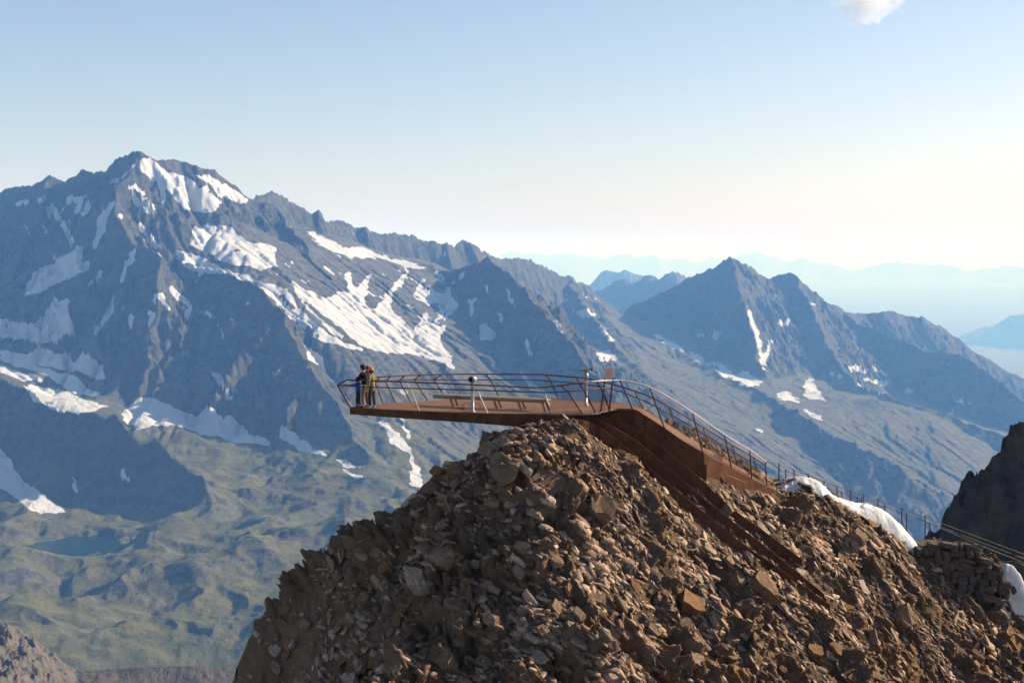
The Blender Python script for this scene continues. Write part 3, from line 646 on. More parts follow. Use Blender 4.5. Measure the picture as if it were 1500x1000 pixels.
def scatter(n, sizes, jit, dens):
    ii = np.searchsorted(CUM, rs.rand(n)); p, N = onsurf(ii); x, y, z = p.T
    px, py = proj(x, y, z)
    face = -(N * p).sum(1) / np.linalg.norm(p, axis=1)
    keep = (px > 300) & (px < 1540) & (py < 1040) & (face > -.12) & (rs.rand(len(x)) < dens(px, py, x, y))
    keep &= ~((px > 1120) & (px < 1345) & (y > 65.4))
    return ii[keep], sizes(int(keep.sum())) * np.exp(.8 * fbm(x[keep] / 2.2, y[keep] / 2.2, 2, 341)) * np.where(px[keep] > 940, .78, 1.0)
def cragat(x, y): return bil(crag, (np.asarray(y) - KY[0]) / .05, (np.asarray(x) - KX[0]) / .05)
def mosslike(px, py): return np.exp(-((px - 1355) / 60) ** 2 - ((py - 900) / 30) ** 2)
i1, ss = scatter(95000, lambda n: .05 + .062 * rs.lognormal(0, .75, n), .30, lambda px, py, x, y: np.where(px > 860, 1.0, .8) * np.where(px < 470, .4, 1) * (1 - .6 * bil(blade, (y - KY[0]) / .05, (x - KX[0]) / .05)) * (1 - .70 * cragat(x, y)))
i2, s2_ = scatter(20000, lambda n: .12 + .085 * rs.lognormal(0, .5, n), .28, lambda px, py, x, y: np.where(px < 470, .25, 1) * (1 - .9 * bil(blade, (y - KY[0]) / .05, (x - KX[0]) / .05)) * (1 - .70 * cragat(x, y)))
i1 = np.append(i1, i2); ss = np.minimum(np.append(ss, s2_), .55)
ss = np.minimum(ss, .34); nS = len(i1)
ps, N0 = onsurf(i1); RM, N = frames_n(N0, rs, .34)
Vl = slab_arrays(nS, ss, rs.uniform(.09, .30, nS), rs)
Vw = np.einsum('nij,nkj->nki', RM, Vl) + (ps + rs.uniform(-.025, .025, (nS, 3)) * [1, 1, 0] + N * (ss * .10)[:, None])[:, None, :]
Fs = (SLF[None] + (np.arange(nS) * 12)[:, None, None]).reshape(-1, 3)
me = np_mesh("scree", Vw.reshape(-1, 3), Fs)
attr(me, "tone", np.repeat(rs.rand(nS), 12)); attr(me, "warm", np.repeat(rs.rand(nS), 12))
M = Mat("scree_rock")
c = M.ramp(M.attr("tone"), [(0, (0.128,0.0841,0.0571)), (.38, (0.258,0.17,0.117)), (.70, (0.372,0.254,0.178)), (.92, (0.43,0.319,0.234)), (1, (0.5,0.392,0.302))])
c = M.mix(M.ramp(M.attr("warm"), [(.6, 0.), (1, .4)]), c, (0.386,0.195,0.103))
n2 = M.noise(7, 8, .75); c = M.mix(M.ramp(n2, [(.42, .6), (.6, 0.)]), c, (0.128,0.0863,0.0603))
M.base(c); M.bump(M.noise(24, 6, .7), .6, .03); M.b.inputs['Roughness'].default_value = .85
SCM = M.m
tag(link("scree", me, M.m), kind='stuff')
print("slabs", nS)

# boulders: each one a thing
BM = []
for k in range(4):
    M = Mat("boulder_rock_" + "abcd"[k]); n1 = M.noise(3.5, 8, .72, co=M.objco()); n2 = M.noise(15, 7, .75, co=M.objco())
    a, b = [((0.126,0.0796,0.0506),(0.262,0.171,0.109)), ((0.154,0.0995,0.0646),(0.317,0.215,0.144)), ((0.126,0.0716,0.0386),(0.29,0.151,0.0702)), ((0.253,0.183,0.133),(0.434,0.326,0.246))][k]
    c = M.mix(M.ramp(n1, [(.32, 0.), (.66, 1.)]), a, b); c = M.mix(M.ramp(n2, [(.4, .6), (.56, 0.)]), c, (0.0724,0.0477,0.0316))
    M.base(c); M.bump(n2, .8, .06); BM.append(M.m)
def boulder_mesh(name, L, W, T, seed, mat):
    """an angular slab: a box cut by random planes, its faces split and roughened"""
    r = random.Random(seed); bm = bmesh.new(); bmesh.ops.create_cube(bm, size=1)
    for v in bm.verts: v.co = Vector((v.co.x * L * r.uniform(.8, 1.05), v.co.y * W * r.uniform(.8, 1.05), v.co.z * T * r.uniform(.75, 1.1)))
    for k in range(7):
        n = Vector((r.gauss(0, 1), r.gauss(0, 1), r.gauss(0, .8))).normalized()
        ext = abs(n.x) * L / 2 + abs(n.y) * W / 2 + abs(n.z) * T / 2
        g = bmesh.ops.bisect_plane(bm, geom=bm.verts[:] + bm.edges[:] + bm.faces[:], plane_co=n * ext * r.uniform(.5, .82), plane_no=n, clear_outer=True)
        ed = [e for e in g['geom_cut'] if isinstance(e, bmesh.types.BMEdge)]
        if ed: bmesh.ops.contextual_create(bm, geom=ed)
    bmesh.ops.triangulate(bm, faces=bm.faces[:])
    bmesh.ops.subdivide_edges(bm, edges=bm.edges[:], cuts=1, use_grid_fill=True)
    for v in bm.verts:
        v.co += Vector((r.gauss(0, 1), r.gauss(0, 1), r.gauss(0, 1))) * min(L, W, T) * .035
    me = bpy.data.meshes.new(name); bm.to_mesh(me); bm.free(); me.materials.append(mat); return me
from mathutils.bvhtree import BVHTree
_v = np.stack([Xd, Yd_, Zd], -1)[::2, ::2]; BNR, BNC = _v.shape[:2]
BVH = BVHTree.FromPolygons(_v.reshape(-1, 3).tolist(), grid_faces(BNR, BNC).tolist())
def put_rock(px, py, L, W, T, label, group=None, mat=0, jit=.15, name="boulder", rot=None, seed=0, lift=.15):
    loc, nrm, fi, dist = BVH.ray_cast(Vector((0, 0, 0)), Vector(P(px, py, 1.0)).normalized())
    if loc is None: return None
    rr = np.random.RandomState(seed)
    fi = (fi // (BNC - 1)) * 2 * len(KX) + (fi % (BNC - 1)) * 2
    RMx, N = frames_n(onsurf(np.array([fi]))[1], rr, jit)
    o = bpy.data.objects.new(name, boulder_mesh(name, L, W, T, seed, BM[mat])); COL.objects.link(o)
    m3 = Matrix(RMx[0].tolist())
    if rot is not None: m3 = Matrix.Rotation(rot[2], 3, 'Z') @ Matrix.Rotation(rot[1], 3, 'Y') @ Matrix.Rotation(rot[0], 3, 'X')
    o.matrix_world = Matrix.Translation(loc + Vector(N[0]) * T * lift) @ m3.to_4x4()
    return tag(o, label, "rock", group)
ROCKS = [
 (738,690,1.7,1.0,.4,"broad brown bedrock slab, left of two big split faces under the platform",0),(806,708,1.7,1.0,.4,"broad brown bedrock slab, right of two big split faces under the platform",0),
 (716,660,1.1,.6,.3,"long flat grey slab on the crest left of the platform support",1),(652,698,.7,.5,.35,"blocky brown rock on the skyline left of the platform support",2),
 (629,716,.75,.6,.5,"dark rock sticking out alone from the left skyline",0),(645,672,.8,.6,.5,"upper small block on the skyline above the lone jutting rock",2),
 (736,640,.8,.5,.35,"tan block under the underside of the deck at the crest",1),(836,640,.6,.45,.35,"brown block touching the start of the curved steel blades",2),
 (779,752,.22,.16,.62,"slim pale upright stone, smaller of a pair standing below the split faces",3),(786,756,.34,.2,.62,"rounded pale upright stone, larger of a pair standing below the split faces",3),
 (612,852,1.0,.75,.75,"pale sunlit block with a bright top on the left slope",3),(626,862,.5,.35,.7,"round-topped grey block leaning beside the pale sunlit block",1),
 (565,835,.75,.5,.4,"orange-lit slab high on the shaded left slope",2),(525,885,.35,.3,.75,"tan standing slab in the middle of the shaded left slope",2),
 (648,966,1.1,.7,.5,"large rounded brown boulder at the bottom edge left of centre",0),(514,998,1.1,.6,.5,"pale flat boulder cut by the bottom edge of the picture",3),
 (875,745,1.3,.9,.8,"big dark brown block with an overhang left of the steel blades",0),(640,815,1.4,.9,.6,"layered sunlit slab stack on the left slope",1),
 (1080,850,.7,.5,.5,"grey stone standing at the lower end of the front blade",1),(1168,842,.5,.4,.5,"pale square stone wedged against the lower part of the front blade",3),
 (1060,750,.55,.4,.8,"grey upright slab leaning on the upper side of the rear blade",1),(1115,775,.9,.4,.3,"long pale slab just right of the rear blade",3),
 (1275,770,.75,.5,.45,"orange-brown block below the snow bank",2),(1255,785,1.0,.5,.45,"long grey slab with a dark shadow under the snow bank",1),
 (1258,860,1.0,.55,.55,"pale slanting slab in the middle of the right scree",3),(1010,885,1.3,.8,.6,"large orange-stained bedrock block below the steel blades",2),
 (1120,862,1.5,.9,.7,"dark hollow-faced outcrop under the lower end of the blades",0),(1480,935,1.2,.8,.6,"orange-tinted block in the shaded gully at the right edge",2),
 (1325,905,1.1,.7,.6,"grey blocky outcrop beside the yellow lichen",1),
]
for k, (px, py, L, W, T, lab, m) in enumerate(ROCKS):
    put_rock(px, py, L, W, T, lab, None, m, .12, "boulder", None, 700 + k, .05)
UP = {8, 9, 11, 13, 20}
ZONES = [
 (lambda x, y: 400 < x < 470 and y > 880, 14, "dark angular boulder on the shaded cliff at the far left end of the knoll", "boulders on the left cliff"),
 (lambda x, y: 470 <= x < 640 and y > 800, 45, "brown broken boulder on the left slope of the knoll", "boulders on the left slope"),
 (lambda x, y: 640 <= x < 860 and y < 800, 45, "brown angular boulder on the slope directly below the platform", "boulders below the platform"),
 (lambda x, y: 640 <= x < 900 and y >= 800, 50, "loose slab near the bottom edge below the centre of the picture", "slabs at the bottom centre"),
 (lambda x, y: 900 <= x < 1215 and y > 780, 50, "loose slab on the slope below the steel blades", "slabs below the blades"),
 (lambda x, y: x >= 1100 and y < 860, 40, "flat slab on the scree between the blades and the snow bank", "slabs on the right scree"),
 (lambda x, y: x >= 1215 and y >= 860, 40, "angular boulder in the gully at the lower right corner", "boulders in the right gully"),
]
cnt = [0] * len(ZONES); seed = 2000
for tries in range(6000):
    px, py = rs.uniform(345, 1500), rs.uniform(630, 998)
    for k, (fn, n, lab, grp) in enumerate(ZONES):
        if cnt[k] < n and fn(px, py):
            if 845 < px < 1230 and py < 640 + (px - 850) * .75 + 10: break
            if 1340 < px and py < 880: break
            seed += 1
            L = rs.uniform(.34, .85)
            if put_rock(px, py, L, L * rs.uniform(.4, .75), L * rs.uniform(.14, .38), lab, grp, int(rs.choice([0, 0, 1, 1, 2, 2, 3])), .22, "boulder", None, seed, .06): cnt[k] += 1
            break
    if all(c >= z[1] for c, z in zip(cnt, ZONES)): break
# ------------------------------------------------------------------ steel viewing platform
def empty(name, loc, label, cat, group=None):
    o = bpy.data.objects.new(name, None); COL.objects.link(o); o.location = loc; o.empty_display_size = .2
    return tag(o, label, cat, group)
def child(name, me, mat, par, label=None):
    """mesh given in world coordinates, parented without moving"""
    o = bpy.data.objects.new(name, me); COL.objects.link(o)
    if mat is not None: me.materials.append(mat)
    o.parent = par
    inv = Matrix.Translation(-par.location) if par.type == 'EMPTY' and par.rotation_euler.z == 0 else par.matrix_world.inverted()
    me.transform(inv)
    if label: o['label'] = label
    return o
def sub(name, me, mat, par, top):
    """a sub-part: its mesh too is in world coordinates; par sits at the origin of top"""
    o = bpy.data.objects.new(name, me); COL.objects.link(o); me.materials.append(mat); o.parent = par
    me.transform(Matrix.Translation(-top.location)); return o
def tube_bm(bm, pts, r, n=8, caps=True):
    pts = [Vector(p) for p in pts]; rings = []
    up = Vector((0, 0, 1))
    for k, p in enumerate(pts):
        d = (pts[min(k + 1, len(pts) - 1)] - pts[max(k - 1, 0)]).normalized()
        a = d.cross(up if abs(d.z) < .9 else Vector((0, 1, 0))).normalized(); b = a.cross(d).normalized()
        rr = r[k] if isinstance(r, (list, tuple)) else r
        rings.append([bm.verts.new(p + (a * math.cos(2 * math.pi * j / n) + b * math.sin(2 * math.pi * j / n)) * rr) for j in range(n)])
    for k in range(len(pts) - 1):
        for j in range(n):
            bm.faces.new((rings[k][j], rings[k][(j + 1) % n], rings[k + 1][(j + 1) % n], rings[k + 1][j]))
    if caps:
        bm.faces.new(rings[0][::-1]); bm.faces.new(rings[-1])
def box_bm(bm, c, ax, ay, az):
    """box with centre c and half-axis vectors"""
    c = Vector(c); ax, ay, az = Vector(ax), Vector(ay), Vector(az)
    vs = [bm.verts.new(c + ax * i + ay * j + az * k) for i in (-1, 1) for j in (-1, 1) for k in (-1, 1)]
    for f in ((0,1,3,2),(4,6,7,5),(0,4,5,1),(2,3,7,6),(0,2,6,4),(1,5,7,3)): bm.faces.new([vs[i] for i in f])
def beam_bm(bm, a, b, w, d, side=None):
    a, b = Vector(a), Vector(b); t = (b - a); L = t.length; t = t / L
    s = Vector(side) if side is not None else Vector((0, 1, 0)); s = (s - t * s.dot(t)).normalized(); q = t.cross(s)
    box_bm(bm, (a + b) / 2, t * L / 2, s * d / 2, q * w / 2)
def fin(bm, name):
    bmesh.ops.recalc_face_normals(bm, faces=bm.faces[:])
    me = bpy.data.meshes.new(name); bm.to_mesh(me); bm.free(); return me
def tube(name, pts, r, n=8, smooth=True):
    bm = bmesh.new(); tube_bm(bm, pts, r, n); me = fin(bm, name)
    if smooth: me.polygons.foreach_set("use_smooth", [True] * len(me.polygons))
    return me
def spl(pts, n):
    """points along a polyline by length, rounded with Catmull-Rom"""
    p = np.array([np.asarray(q, float) for q in pts]); out = []
    P0 = np.vstack([2 * p[0] - p[1], p, 2 * p[-1] - p[-2]])
    for k in range(len(p) - 1):
        for t in np.linspace(0, 1, 8, endpoint=False):
            a, b, c, d = P0[k:k + 4]
            out.append(.5 * (2 * b + (c - a) * t + (2 * a - 5 * b + 4 * c - d) * t * t + (3 * b - a - 3 * c + d) * t ** 3))
    out.append(p[-1]); out = np.array(out); L = np.r_[0, np.cumsum(np.linalg.norm(np.diff(out, axis=0), axis=1))]
    s = np.linspace(0, L[-1], n); return np.stack([np.interp(s, L, out[:, k]) for k in range(3)], -1)
DZ = -6.45
def D(px, py, z=DZ):
    c = P(px, py, 1.0)[2]; return Vector(P(px, py, z / c))

M = Mat("rusted_steel"); n1 = M.noise(1.3, 8, .7); n2 = M.noise(9, 8, .75); n3 = M.noise(3.0, 5, .7, stretch=(1, 1, .12))
c = M.mix(M.ramp(n1, [(.3, 0.), (.7, 1.)]), (.042,.018,.012), (.14,.056,.025)); c = M.mix(M.ramp(n2, [(.45, 0.), (.65, .5)]), c, (.165,.075,.034))
c = M.mix(M.ramp(n3, [(.48, 0.), (.66, .55)]), c, (.030,.016,.013))
M.base(c); M.b.inputs['Roughness'].default_value = .75; M.bump(n2, .25, .01); RUST = M.m
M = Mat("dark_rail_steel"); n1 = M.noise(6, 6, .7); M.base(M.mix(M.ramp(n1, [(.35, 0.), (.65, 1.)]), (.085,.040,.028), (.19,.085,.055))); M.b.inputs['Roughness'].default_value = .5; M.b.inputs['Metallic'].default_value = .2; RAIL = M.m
M = Mat("sunlit_rail_steel"); M.base((.52,.40,.35)); M.b.inputs['Metallic'].default_value = .15; M.b.inputs['Roughness'].default_value = .5; M.bump(M.noise(30, 4), .15, .005); LIT_RAIL = M.m  # paler copy of the rail steel: sunlight on posts and rail put into the colour
M = Mat("net_wire"); M.base((.16,.14,.13)); M.b.inputs['Metallic'].default_value = .5; M.b.inputs['Roughness'].default_value = .5; WIRE = M.m
M = Mat("rust_grating"); w1 = M.n("TexWave", wave_type='BANDS', bands_direction='X'); w1.inputs['Scale'].default_value = 6.0; w1.inputs['Distortion'].default_value = .3
mp = M.n("Mapping"); mp.inputs['Rotation'].default_value = (0, 0, .5); M.l(M.pos(), mp.inputs[0]); M.l(mp.outputs[0], w1.inputs['Vector'])
c = M.mix(M.ramp(w1.outputs['Fac'], [(.3, 0.), (.6, 1.)]), (.085,.04,.026), (.25,.135,.09)); c = M.mix(M.ramp(M.noise(1.5, 6, .7), [(.45, 0.), (.65, .5)]), c, (.16,.075,.05))
M.base(c); M.b.inputs['Roughness'].default_value = .7; M.bump(w1.outputs['Fac'], .5, .015); GRATE = M.m

plat = empty("viewing_platform", D(820, 600), "rusty steel viewing platform cantilevered over the knoll, with curved blades and railings", "viewing platform")
NEAR = [(512.5,596),(560,598.7),(605,600.8),(650,602.8),(690,604.2),(760,605.4),(820,606.2),(848,605.8),(872,603.6),(893,599.6),(905,598),(928,598.5)]
FAR = [(512,595.4),(535,593),(561,591),(601,588.5),(626,587),(654,585),(700,583),(740,582),(800,582.5),(835,584.5),(880,587.5),(905,589.5)]
nearP = [D(*q) for q in NEAR]; farP = [D(*q) for q in FAR]
bm = bmesh.new()
nn = 60; nl = spl(nearP, nn); fl = spl(farP, nn)
top = [[bm.verts.new(Vector(nl[k]) * (1 - t) + Vector(fl[k]) * t + Vector((0, 0, -z))) for t in (0.004, 1)] for z in (0, .07) for k in range(nn)]
for k in range(nn - 1):
    a, b = top[k], top[k + 1]; c_, d_ = top[nn + k], top[nn + k + 1]
    bm.faces.new((a[0], b[0], b[1], a[1])); bm.faces.new((c_[0], c_[1], d_[1], d_[0])); bm.faces.new((a[0], c_[0], d_[0], b[0])); bm.faces.new((a[1], b[1], d_[1], c_[1]))
bm.faces.new((top[0][0], top[0][1], top[nn][1], top[nn][0])); bm.faces.new((top[nn - 1][0], top[2 * nn - 1][0], top[2 * nn - 1][1], top[nn - 1][1]))
child("deck", fin(bm, "deck"), GRATE, plat)
# ramp down to the right
RN = [(928,598.5,58.8),(945,608,58.95),(973,626,59.15),(1000,645,59.35),(1027,661,59.6),(1050,674,60.4),(1071,685,61.2),(1101,701,62.3),(1135,717,63.5)]
RF = [(905,589.5,61.3),(935,595.5,60.9),(960,609,61.1),(1000,635,61.4),(1030,653,62.0),(1060,671,62.9),(1080,682,63.6),(1110,698,64.6),(1140,713,65.5)]
rn = spl([P(*q) for q in RN], 40); rf = spl([P(*q) for q in RF], 40)
bm = bmesh.new(); rows_ = []
for k in range(40):
    a, b = Vector(rn[k]), Vector(rf[k]); a = a + (b - a) * .006
    rows_.append([bm.verts.new(a), bm.verts.new(b), bm.verts.new(b - Vector((0, 0, .06))), bm.verts.new(a - Vector((0, 0, .06)))])
for k in range(39):
    for j in range(4): bm.faces.new((rows_[k][j], rows_[k + 1][j], rows_[k + 1][(j + 1) % 4], rows_[k][(j + 1) % 4]))
bm.faces.new(rows_[0]); bm.faces.new(rows_[-1][::-1])
child("ramp", fin(bm, "ramp"), GRATE, plat)
def blade(name, tp, bt, th, label=None, n=70):
    t = spl([P(*q) for q in tp], n); ys = t[:, 1]
    pxs = np.array([q[0] for q in bt], float); pys = np.array([q[1] for q in bt], float)
    tpx, tpy = proj(t[:, 0], t[:, 1], t[:, 2])
    b = np.array([[q[0], q[1], min(P(u, np.interp(u, pxs, pys), q[1])[2], q[2] - .05)] for q, u in zip(t, tpx)])
    bm = bmesh.new(); o = []
    for k in range(n):
        d = t[min(k + 1, n - 1)] - t[max(k - 1, 0)]; nr_ = np.array((-d[1], d[0], 0)); nr_ /= np.linalg.norm(nr_); nr_ = nr_ * th / 2
        o.append([bm.verts.new(t[k] - nr_), bm.verts.new(t[k] + nr_), bm.verts.new(b[k] + nr_), bm.verts.new(b[k] - nr_)])
    for k in range(n - 1):
        for j in range(4): bm.faces.new((o[k][j], o[k + 1][j], o[k + 1][(j + 1) % 4], o[k][(j + 1) % 4]))
    bm.faces.new(o[0]); bm.faces.new(o[-1][::-1])
    return child(name, fin(bm, name), RUST, plat, label)
yn = lambda px: float(np.interp(px, [q[0] for q in NEAR], [v.y for v in nearP])) - .05
A_t = [(513,597.0),(560,599.6),(605,601.7),(650,603.7),(690,605.2),(760,606.6),(810,608),(845,612.5),(870,621),(895,637),(915,653),(940,674),(960,692),(983,711),(1008,731),(1050,765),(1090,797),(1127,822),(1174,855),(1216,885)]
A_t = [(a, b, min(yn(a), 57.2) if a > 600 else yn(a)) for a, b in A_t]
blade("blade", A_t, [(517,606.5),(560,610),(600,613),(690,619),(745,623.5),(790,632),(820,640),(844,650),(880,670),(910,692),(940,714),(970,737),(1000,758),(1035,782),(1076,808),(1125,846),(1170,875),(1217,902)], .06, "longest steel blade, forming the front girder of the deck")
blade("blade", [(770,608.5,57.9),(845,609.5,57.9),(868,612,57.9),(892,621.5,57.9),(916,635,57.9),(940,651,57.9),(964,671,57.9),(985,689,57.9),(1010,711,57.9),(1039,736,57.9),(1075,764,57.9),(1111,792,57.9),(1155,827,57.9),(1207,869,57.9)],
      [(770,622),(845,642),(880,657),(920,682),(960,708),(985,724),(1008,740),(1048,770),(1092,805),(1155,852),(1205,887)], .09)
blade("blade", [(800,608.5,58.6),(850,608.6,58.6),(888,609.5,58.6),(911,618,58.6),(940,633,58.6),(970,654,58.6),(1000,679,58.6),(1027,701,58.6),(1053,727,58.6),(1090,757,58.6),(1137,790,58.6),(1175,819,58.6)],
      [(800,622),(850,640),(890,647),(940,677),(985,707),(1010,724),(1036,743),(1069,770),(1113,803),(1150,827),(1176,842)], .09)
blade("blade", [(840,608.6,58.78),(880,606.8,58.78),(905,611,58.8),(930,620,58.85),(955,632,58.95),(980,648,59.1),(1008,665,59.25),(1035,681,59.4)], [(840,622),(890,640),(930,662),(960,680),(990,696),(1037,712)], .05)
blade("blade", [(880,604.0,58.90),(905,603,58.9),(928,608,58.92),(950,619,59.03),(976,634.5,59.2),(1003,649,59.38),(1031,663,59.6)], [(880,620),(928,640),(960,660),(1000,690),(1033,708)], .05)
RNy = lambda px: float(np.interp(px, [q[0] for q in RN], [q[2] for q in RN])) - .03
blade("side_plate", [(a, b + .8, y - .03 if a > 930 else y) for a, b, y in [(890,600.5,59.1)] + [q for q in RN]], [(890,615),(928,622),(973,655),(1000,687),(1027,704),(1050,716),(1080,730),(1110,737),(1136,732)], .05, "orange-lit rusty side plate of the ramp, running back to the rocks")
# seams on the side plate
bm = bmesh.new(); tube_bm(bm, [P(1060,686,60.75), P(1061,694,60.75)], .02, 5); tube_bm(bm, [P(1060,694,60.75), P(1094,707,62.0)], .02, 5); tube_bm(bm, [P(1064,701,60.85), P(1064.5,709,60.85)], .02, 5)
child("seam_strip", fin(bm, "seam_strip"), RAIL, plat)
# railings
TOPN = [(508,556,59.5),(550,557.5,58.6),(620,560.3,57.7),(690,563.3,57.25),(750,566,57.05),(786,567.6,56.95),(820,564.5,57.0),(850,560.5,57.2),(874,558,57.6),(898,557,58.35),(918,558,58.6),(950,566.5,58.7),(990,588,59.05),(1020,608,59.35),(1064,638,60.9),(1098,659,62.2),(1122,676,63.1)]
KNEEN = [(494,564,59.5),(550,567,58.5),(618,569,57.5),(689,571,57.1),(780,574,56.85),(800,574.8,56.85),(830,573,56.95),(862,570,57.4),(880,568.6,57.9),(896,568,58.35)]
TOPF = [(508,556,59.5),(523,555.5,60),(550,552.4,60.6),(572,551,61),(610,549,61.8),(652,548,62.6),(689,547.8,63.1),(780,548,63.6),(800,549,63.5),(850,553,62.8),(874,556.5,62.3),(890,561,61.9),(910,566,61.5),(950,580,61.0),(980,595,61.2),(1020,619,61.8),(1060,644,62.9),(1098,666,64.2),(1122,681,65.0)]
KNEEF = [(494,564,59.6),(520,563,60.2),(564,558.5,61.2),(606,556,62.1),(689,556,63.4),(780,556.2,63.9),(806,558,63.7),(834,560,63.3),(874,565,62.5),(905,572,61.7),(950,590,61.05),(980,606,61.25),(1022,629,61.85),(1064,655,63.0),(1100,676,64.2)]
for nm, ln, r, m, lab in (("handrail", TOPN, .031, None, None), ("handrail", TOPF, .031, RAIL, "dark top rail along the far side"), ("knee_rail", KNEEN, .026, RAIL, None), ("knee_rail", KNEEF, .024, RAIL, None)):
    pts = spl([P(*q) for q in ln], 90)
    if m is None:
        child(nm, tube(nm, pts[:44], r), RAIL, plat, "dark left length of the near top rail"); child(nm, tube(nm, pts[43:], r), LIT_RAIL, plat, "length of the near top rail over the ramp, sunlit brightness put into its colour")
    else: child(nm, tube(nm, pts, r), m, plat, lab)
def near_y(px): return float(np.interp(px, [q[0] for q in TOPN], [q[2] for q in TOPN]))
def far_y(px): return float(np.interp(px, [q[0] for q in TOPF], [q[2] for q in TOPF]))
def kn_y(px): return float(np.interp(px, [q[0] for q in KNEEN], [q[2] for q in KNEEN]))
def kf_y(px): return float(np.interp(px, [q[0] for q in KNEEF], [q[2] for q in KNEEF]))
def post(pts, w=.05, d=.03, mat=None):
    bm = bmesh.new()
    for a, b in zip(pts[:-1], pts[1:]):
        a, b = Vector(a), Vector(b); t = (b - a).normalized(); beam_bm(bm, a - t * .012, b + t * .012, w, d, (.7, .7, 0) if mat else None)
    child("railing_post", fin(bm, "railing_post"), mat or RAIL, plat)
post([D(512.5,595.6), P(494,564,59.5), P(508,556,59.5)], .06)
for b, k, t, m in [((614,601.2),(601,569),(594,559.3),LIT_RAIL),((714,604.7),(699,571.3),(692,563.4),LIT_RAIL),((809,606.1),(797,574.8),(787,567.5),LIT_RAIL),((853,605.6),(831,573),(821,564.4),None),((872,603.6),(855,570.7),(847,561),None),((893,599.6),(880,568.6),(874,558),None)]:
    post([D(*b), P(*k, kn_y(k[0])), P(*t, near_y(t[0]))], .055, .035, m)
for b, t in [((926,598.4),(908,557.3)),((973,626),(951,567)),((1029,662),(1014,604)),((1071,685),(1061,636)),((1101,701),(1098,659)),((1123,711),(1121,675.5))]:
    y = RNy(b[0]) + .03; post([P(*b, y), P(*t, near_y(t[0]))], .055, .035)
for b, k, t in [((561.5,591),(549,560.3),(556,552.2)),((579.5,590),(564.5,558.5),(572,551)),((601.5,588.5),(585,557.4),(593,550)),((626,587),(607,556),(616,548.8)),((654,585),(635.5,556),(648,548)),((731,582.2),(718.5,556.1),(711,547.8)),((817.5,583.5),(806.5,558),(799,549)),((862,586.3),(850,562),(843,552.4)),((890,588.3),(878,565.5),(871,556))]:
    post([D(*b), P(*k, kf_y(k[0])), P(*t, far_y(t[0]))], .05, .03)
for b, t in [((943,600,60.95),(929,572)),((990,629,61.35),(980,595)),((1040,660,62.3),(1030,625)),((1080,682,63.6),(1072,651)),((1110,698,64.6),(1104,670))]:
    post([P(*b), P(*t, far_y(t[0]))], .04, .03)
# wire netting between rail and deck
def net(a, b, step, name, r=.0032):
    n = int(np.linalg.norm(np.diff(a, axis=0), axis=1).sum() / step); a = spl(a, n); b = spl(b, n)
    bm = bmesh.new(); sh = max(2, int(round(.55 / step)))
    for k in range(n - sh):
        tube_bm(bm, [a[k], b[k + sh]], r, 3, False); tube_bm(bm, [b[k], a[k + sh]], r, 3, False)
    child(name, fin(bm, name), WIRE, plat)
net([P(*q) for q in KNEEN], nl[:int(nn * .93)], .085, "wire_net"); net([P(*q) for q in KNEEF[:10]], fl, .085, "wire_net")
net([P(a, b + 6, y) for a, b, y in TOPN[10:]], rn, .085, "wire_net"); net([P(*q) for q in KNEEF[9:]], rf, .085, "wire_net")

# sign on two leaning posts
M = Mat("faded_sign"); n1 = M.noise(9, 5, .7); M.base(M.mix(M.ramp(n1, [(.4, 0.), (.62, 1.)]), (.62,.30,.21), (.64,.42,.34))); M.b.inputs['Roughness'].default_value = .5; SIGN = M.m
M = Mat("pale_paint"); M.base((.64,.49,.43)); M.b.inputs['Roughness'].default_value = .5; PALE = M.m
sg = empty("sign", D(886.5, 600.4), "small faded pinkish square board on two dark leaning posts at the top of the ramp", "sign")
bq = [PV(885, 538.5, 58.30), PV(899, 536.8, 58.25), PV(899.3, 553.5, 58.25), PV(885.8, 555.2, 58.30)]
def quad_slab(q, th, name, grow=0):
    bm = bmesh.new(); c0 = sum(q, Vector()) / 4; nrm = (q[1] - q[0]).cross(q[3] - q[0]).normalized()
    q = [c0 + (p - c0) * (1 + grow) for p in q]
    f = [bm.verts.new(p - nrm * th / 2) for p in q]; b = [bm.verts.new(p + nrm * th / 2) for p in q]
    bm.faces.new(f); bm.faces.new(b[::-1])
    for k in range(4): bm.faces.new((f[k], b[k], b[(k + 1) % 4], f[(k + 1) % 4]))
    return fin(bm, name)
child("board", quad_slab(bq, .03, "board"), PALE, sg); child("panel", quad_slab(bq, .04, "panel", -.2), SIGN, sg)
for (bx, by), (tx_, ty_) in (((880, 602.3), (886.3, 552.5)), ((892.5, 599.7), (898.2, 551.5))):
    bm = bmesh.new(); beam_bm(bm, D(bx, by), P(tx_, ty_, 58.34), .07, .05); child("post", fin(bm, "post"), RAIL, sg)

# coin telescopes
M = Mat("grey_enamel"); M.base(M.mix(M.ramp(M.noise(12, 5), [(.4, 0.), (.6, 1.)]), (.24,.24,.245), (.31,.305,.30))); M.b.inputs['Roughness'].default_value = .35; M.b.inputs['Metallic'].default_value = .3; ENAM = M.m
M = Mat("black_lens"); M.base((.015,.012,.012)); M.b.inputs['Roughness'].default_value = .2; LENS = M.m
def lathe(prof, n=20, mat4=None, name="m"):
    bm = bmesh.new(); rg = [[bm.verts.new((r * math.cos(2 * math.pi * j / n), r * math.sin(2 * math.pi * j / n), z)) for j in range(n)] for r, z in prof]
    for k in range(len(prof) - 1):
        for j in range(n): bm.faces.new((rg[k][j], rg[k][(j + 1) % n], rg[k + 1][(j + 1) % n], rg[k + 1][j]))
    bm.faces.new(rg[0][::-1]); bm.faces.new(rg[-1])
    if mat4 is not None: bm.transform(mat4)
    me = fin(bm, name); me.polygons.foreach_set("use_smooth", [True] * len(me.polygons)); return me
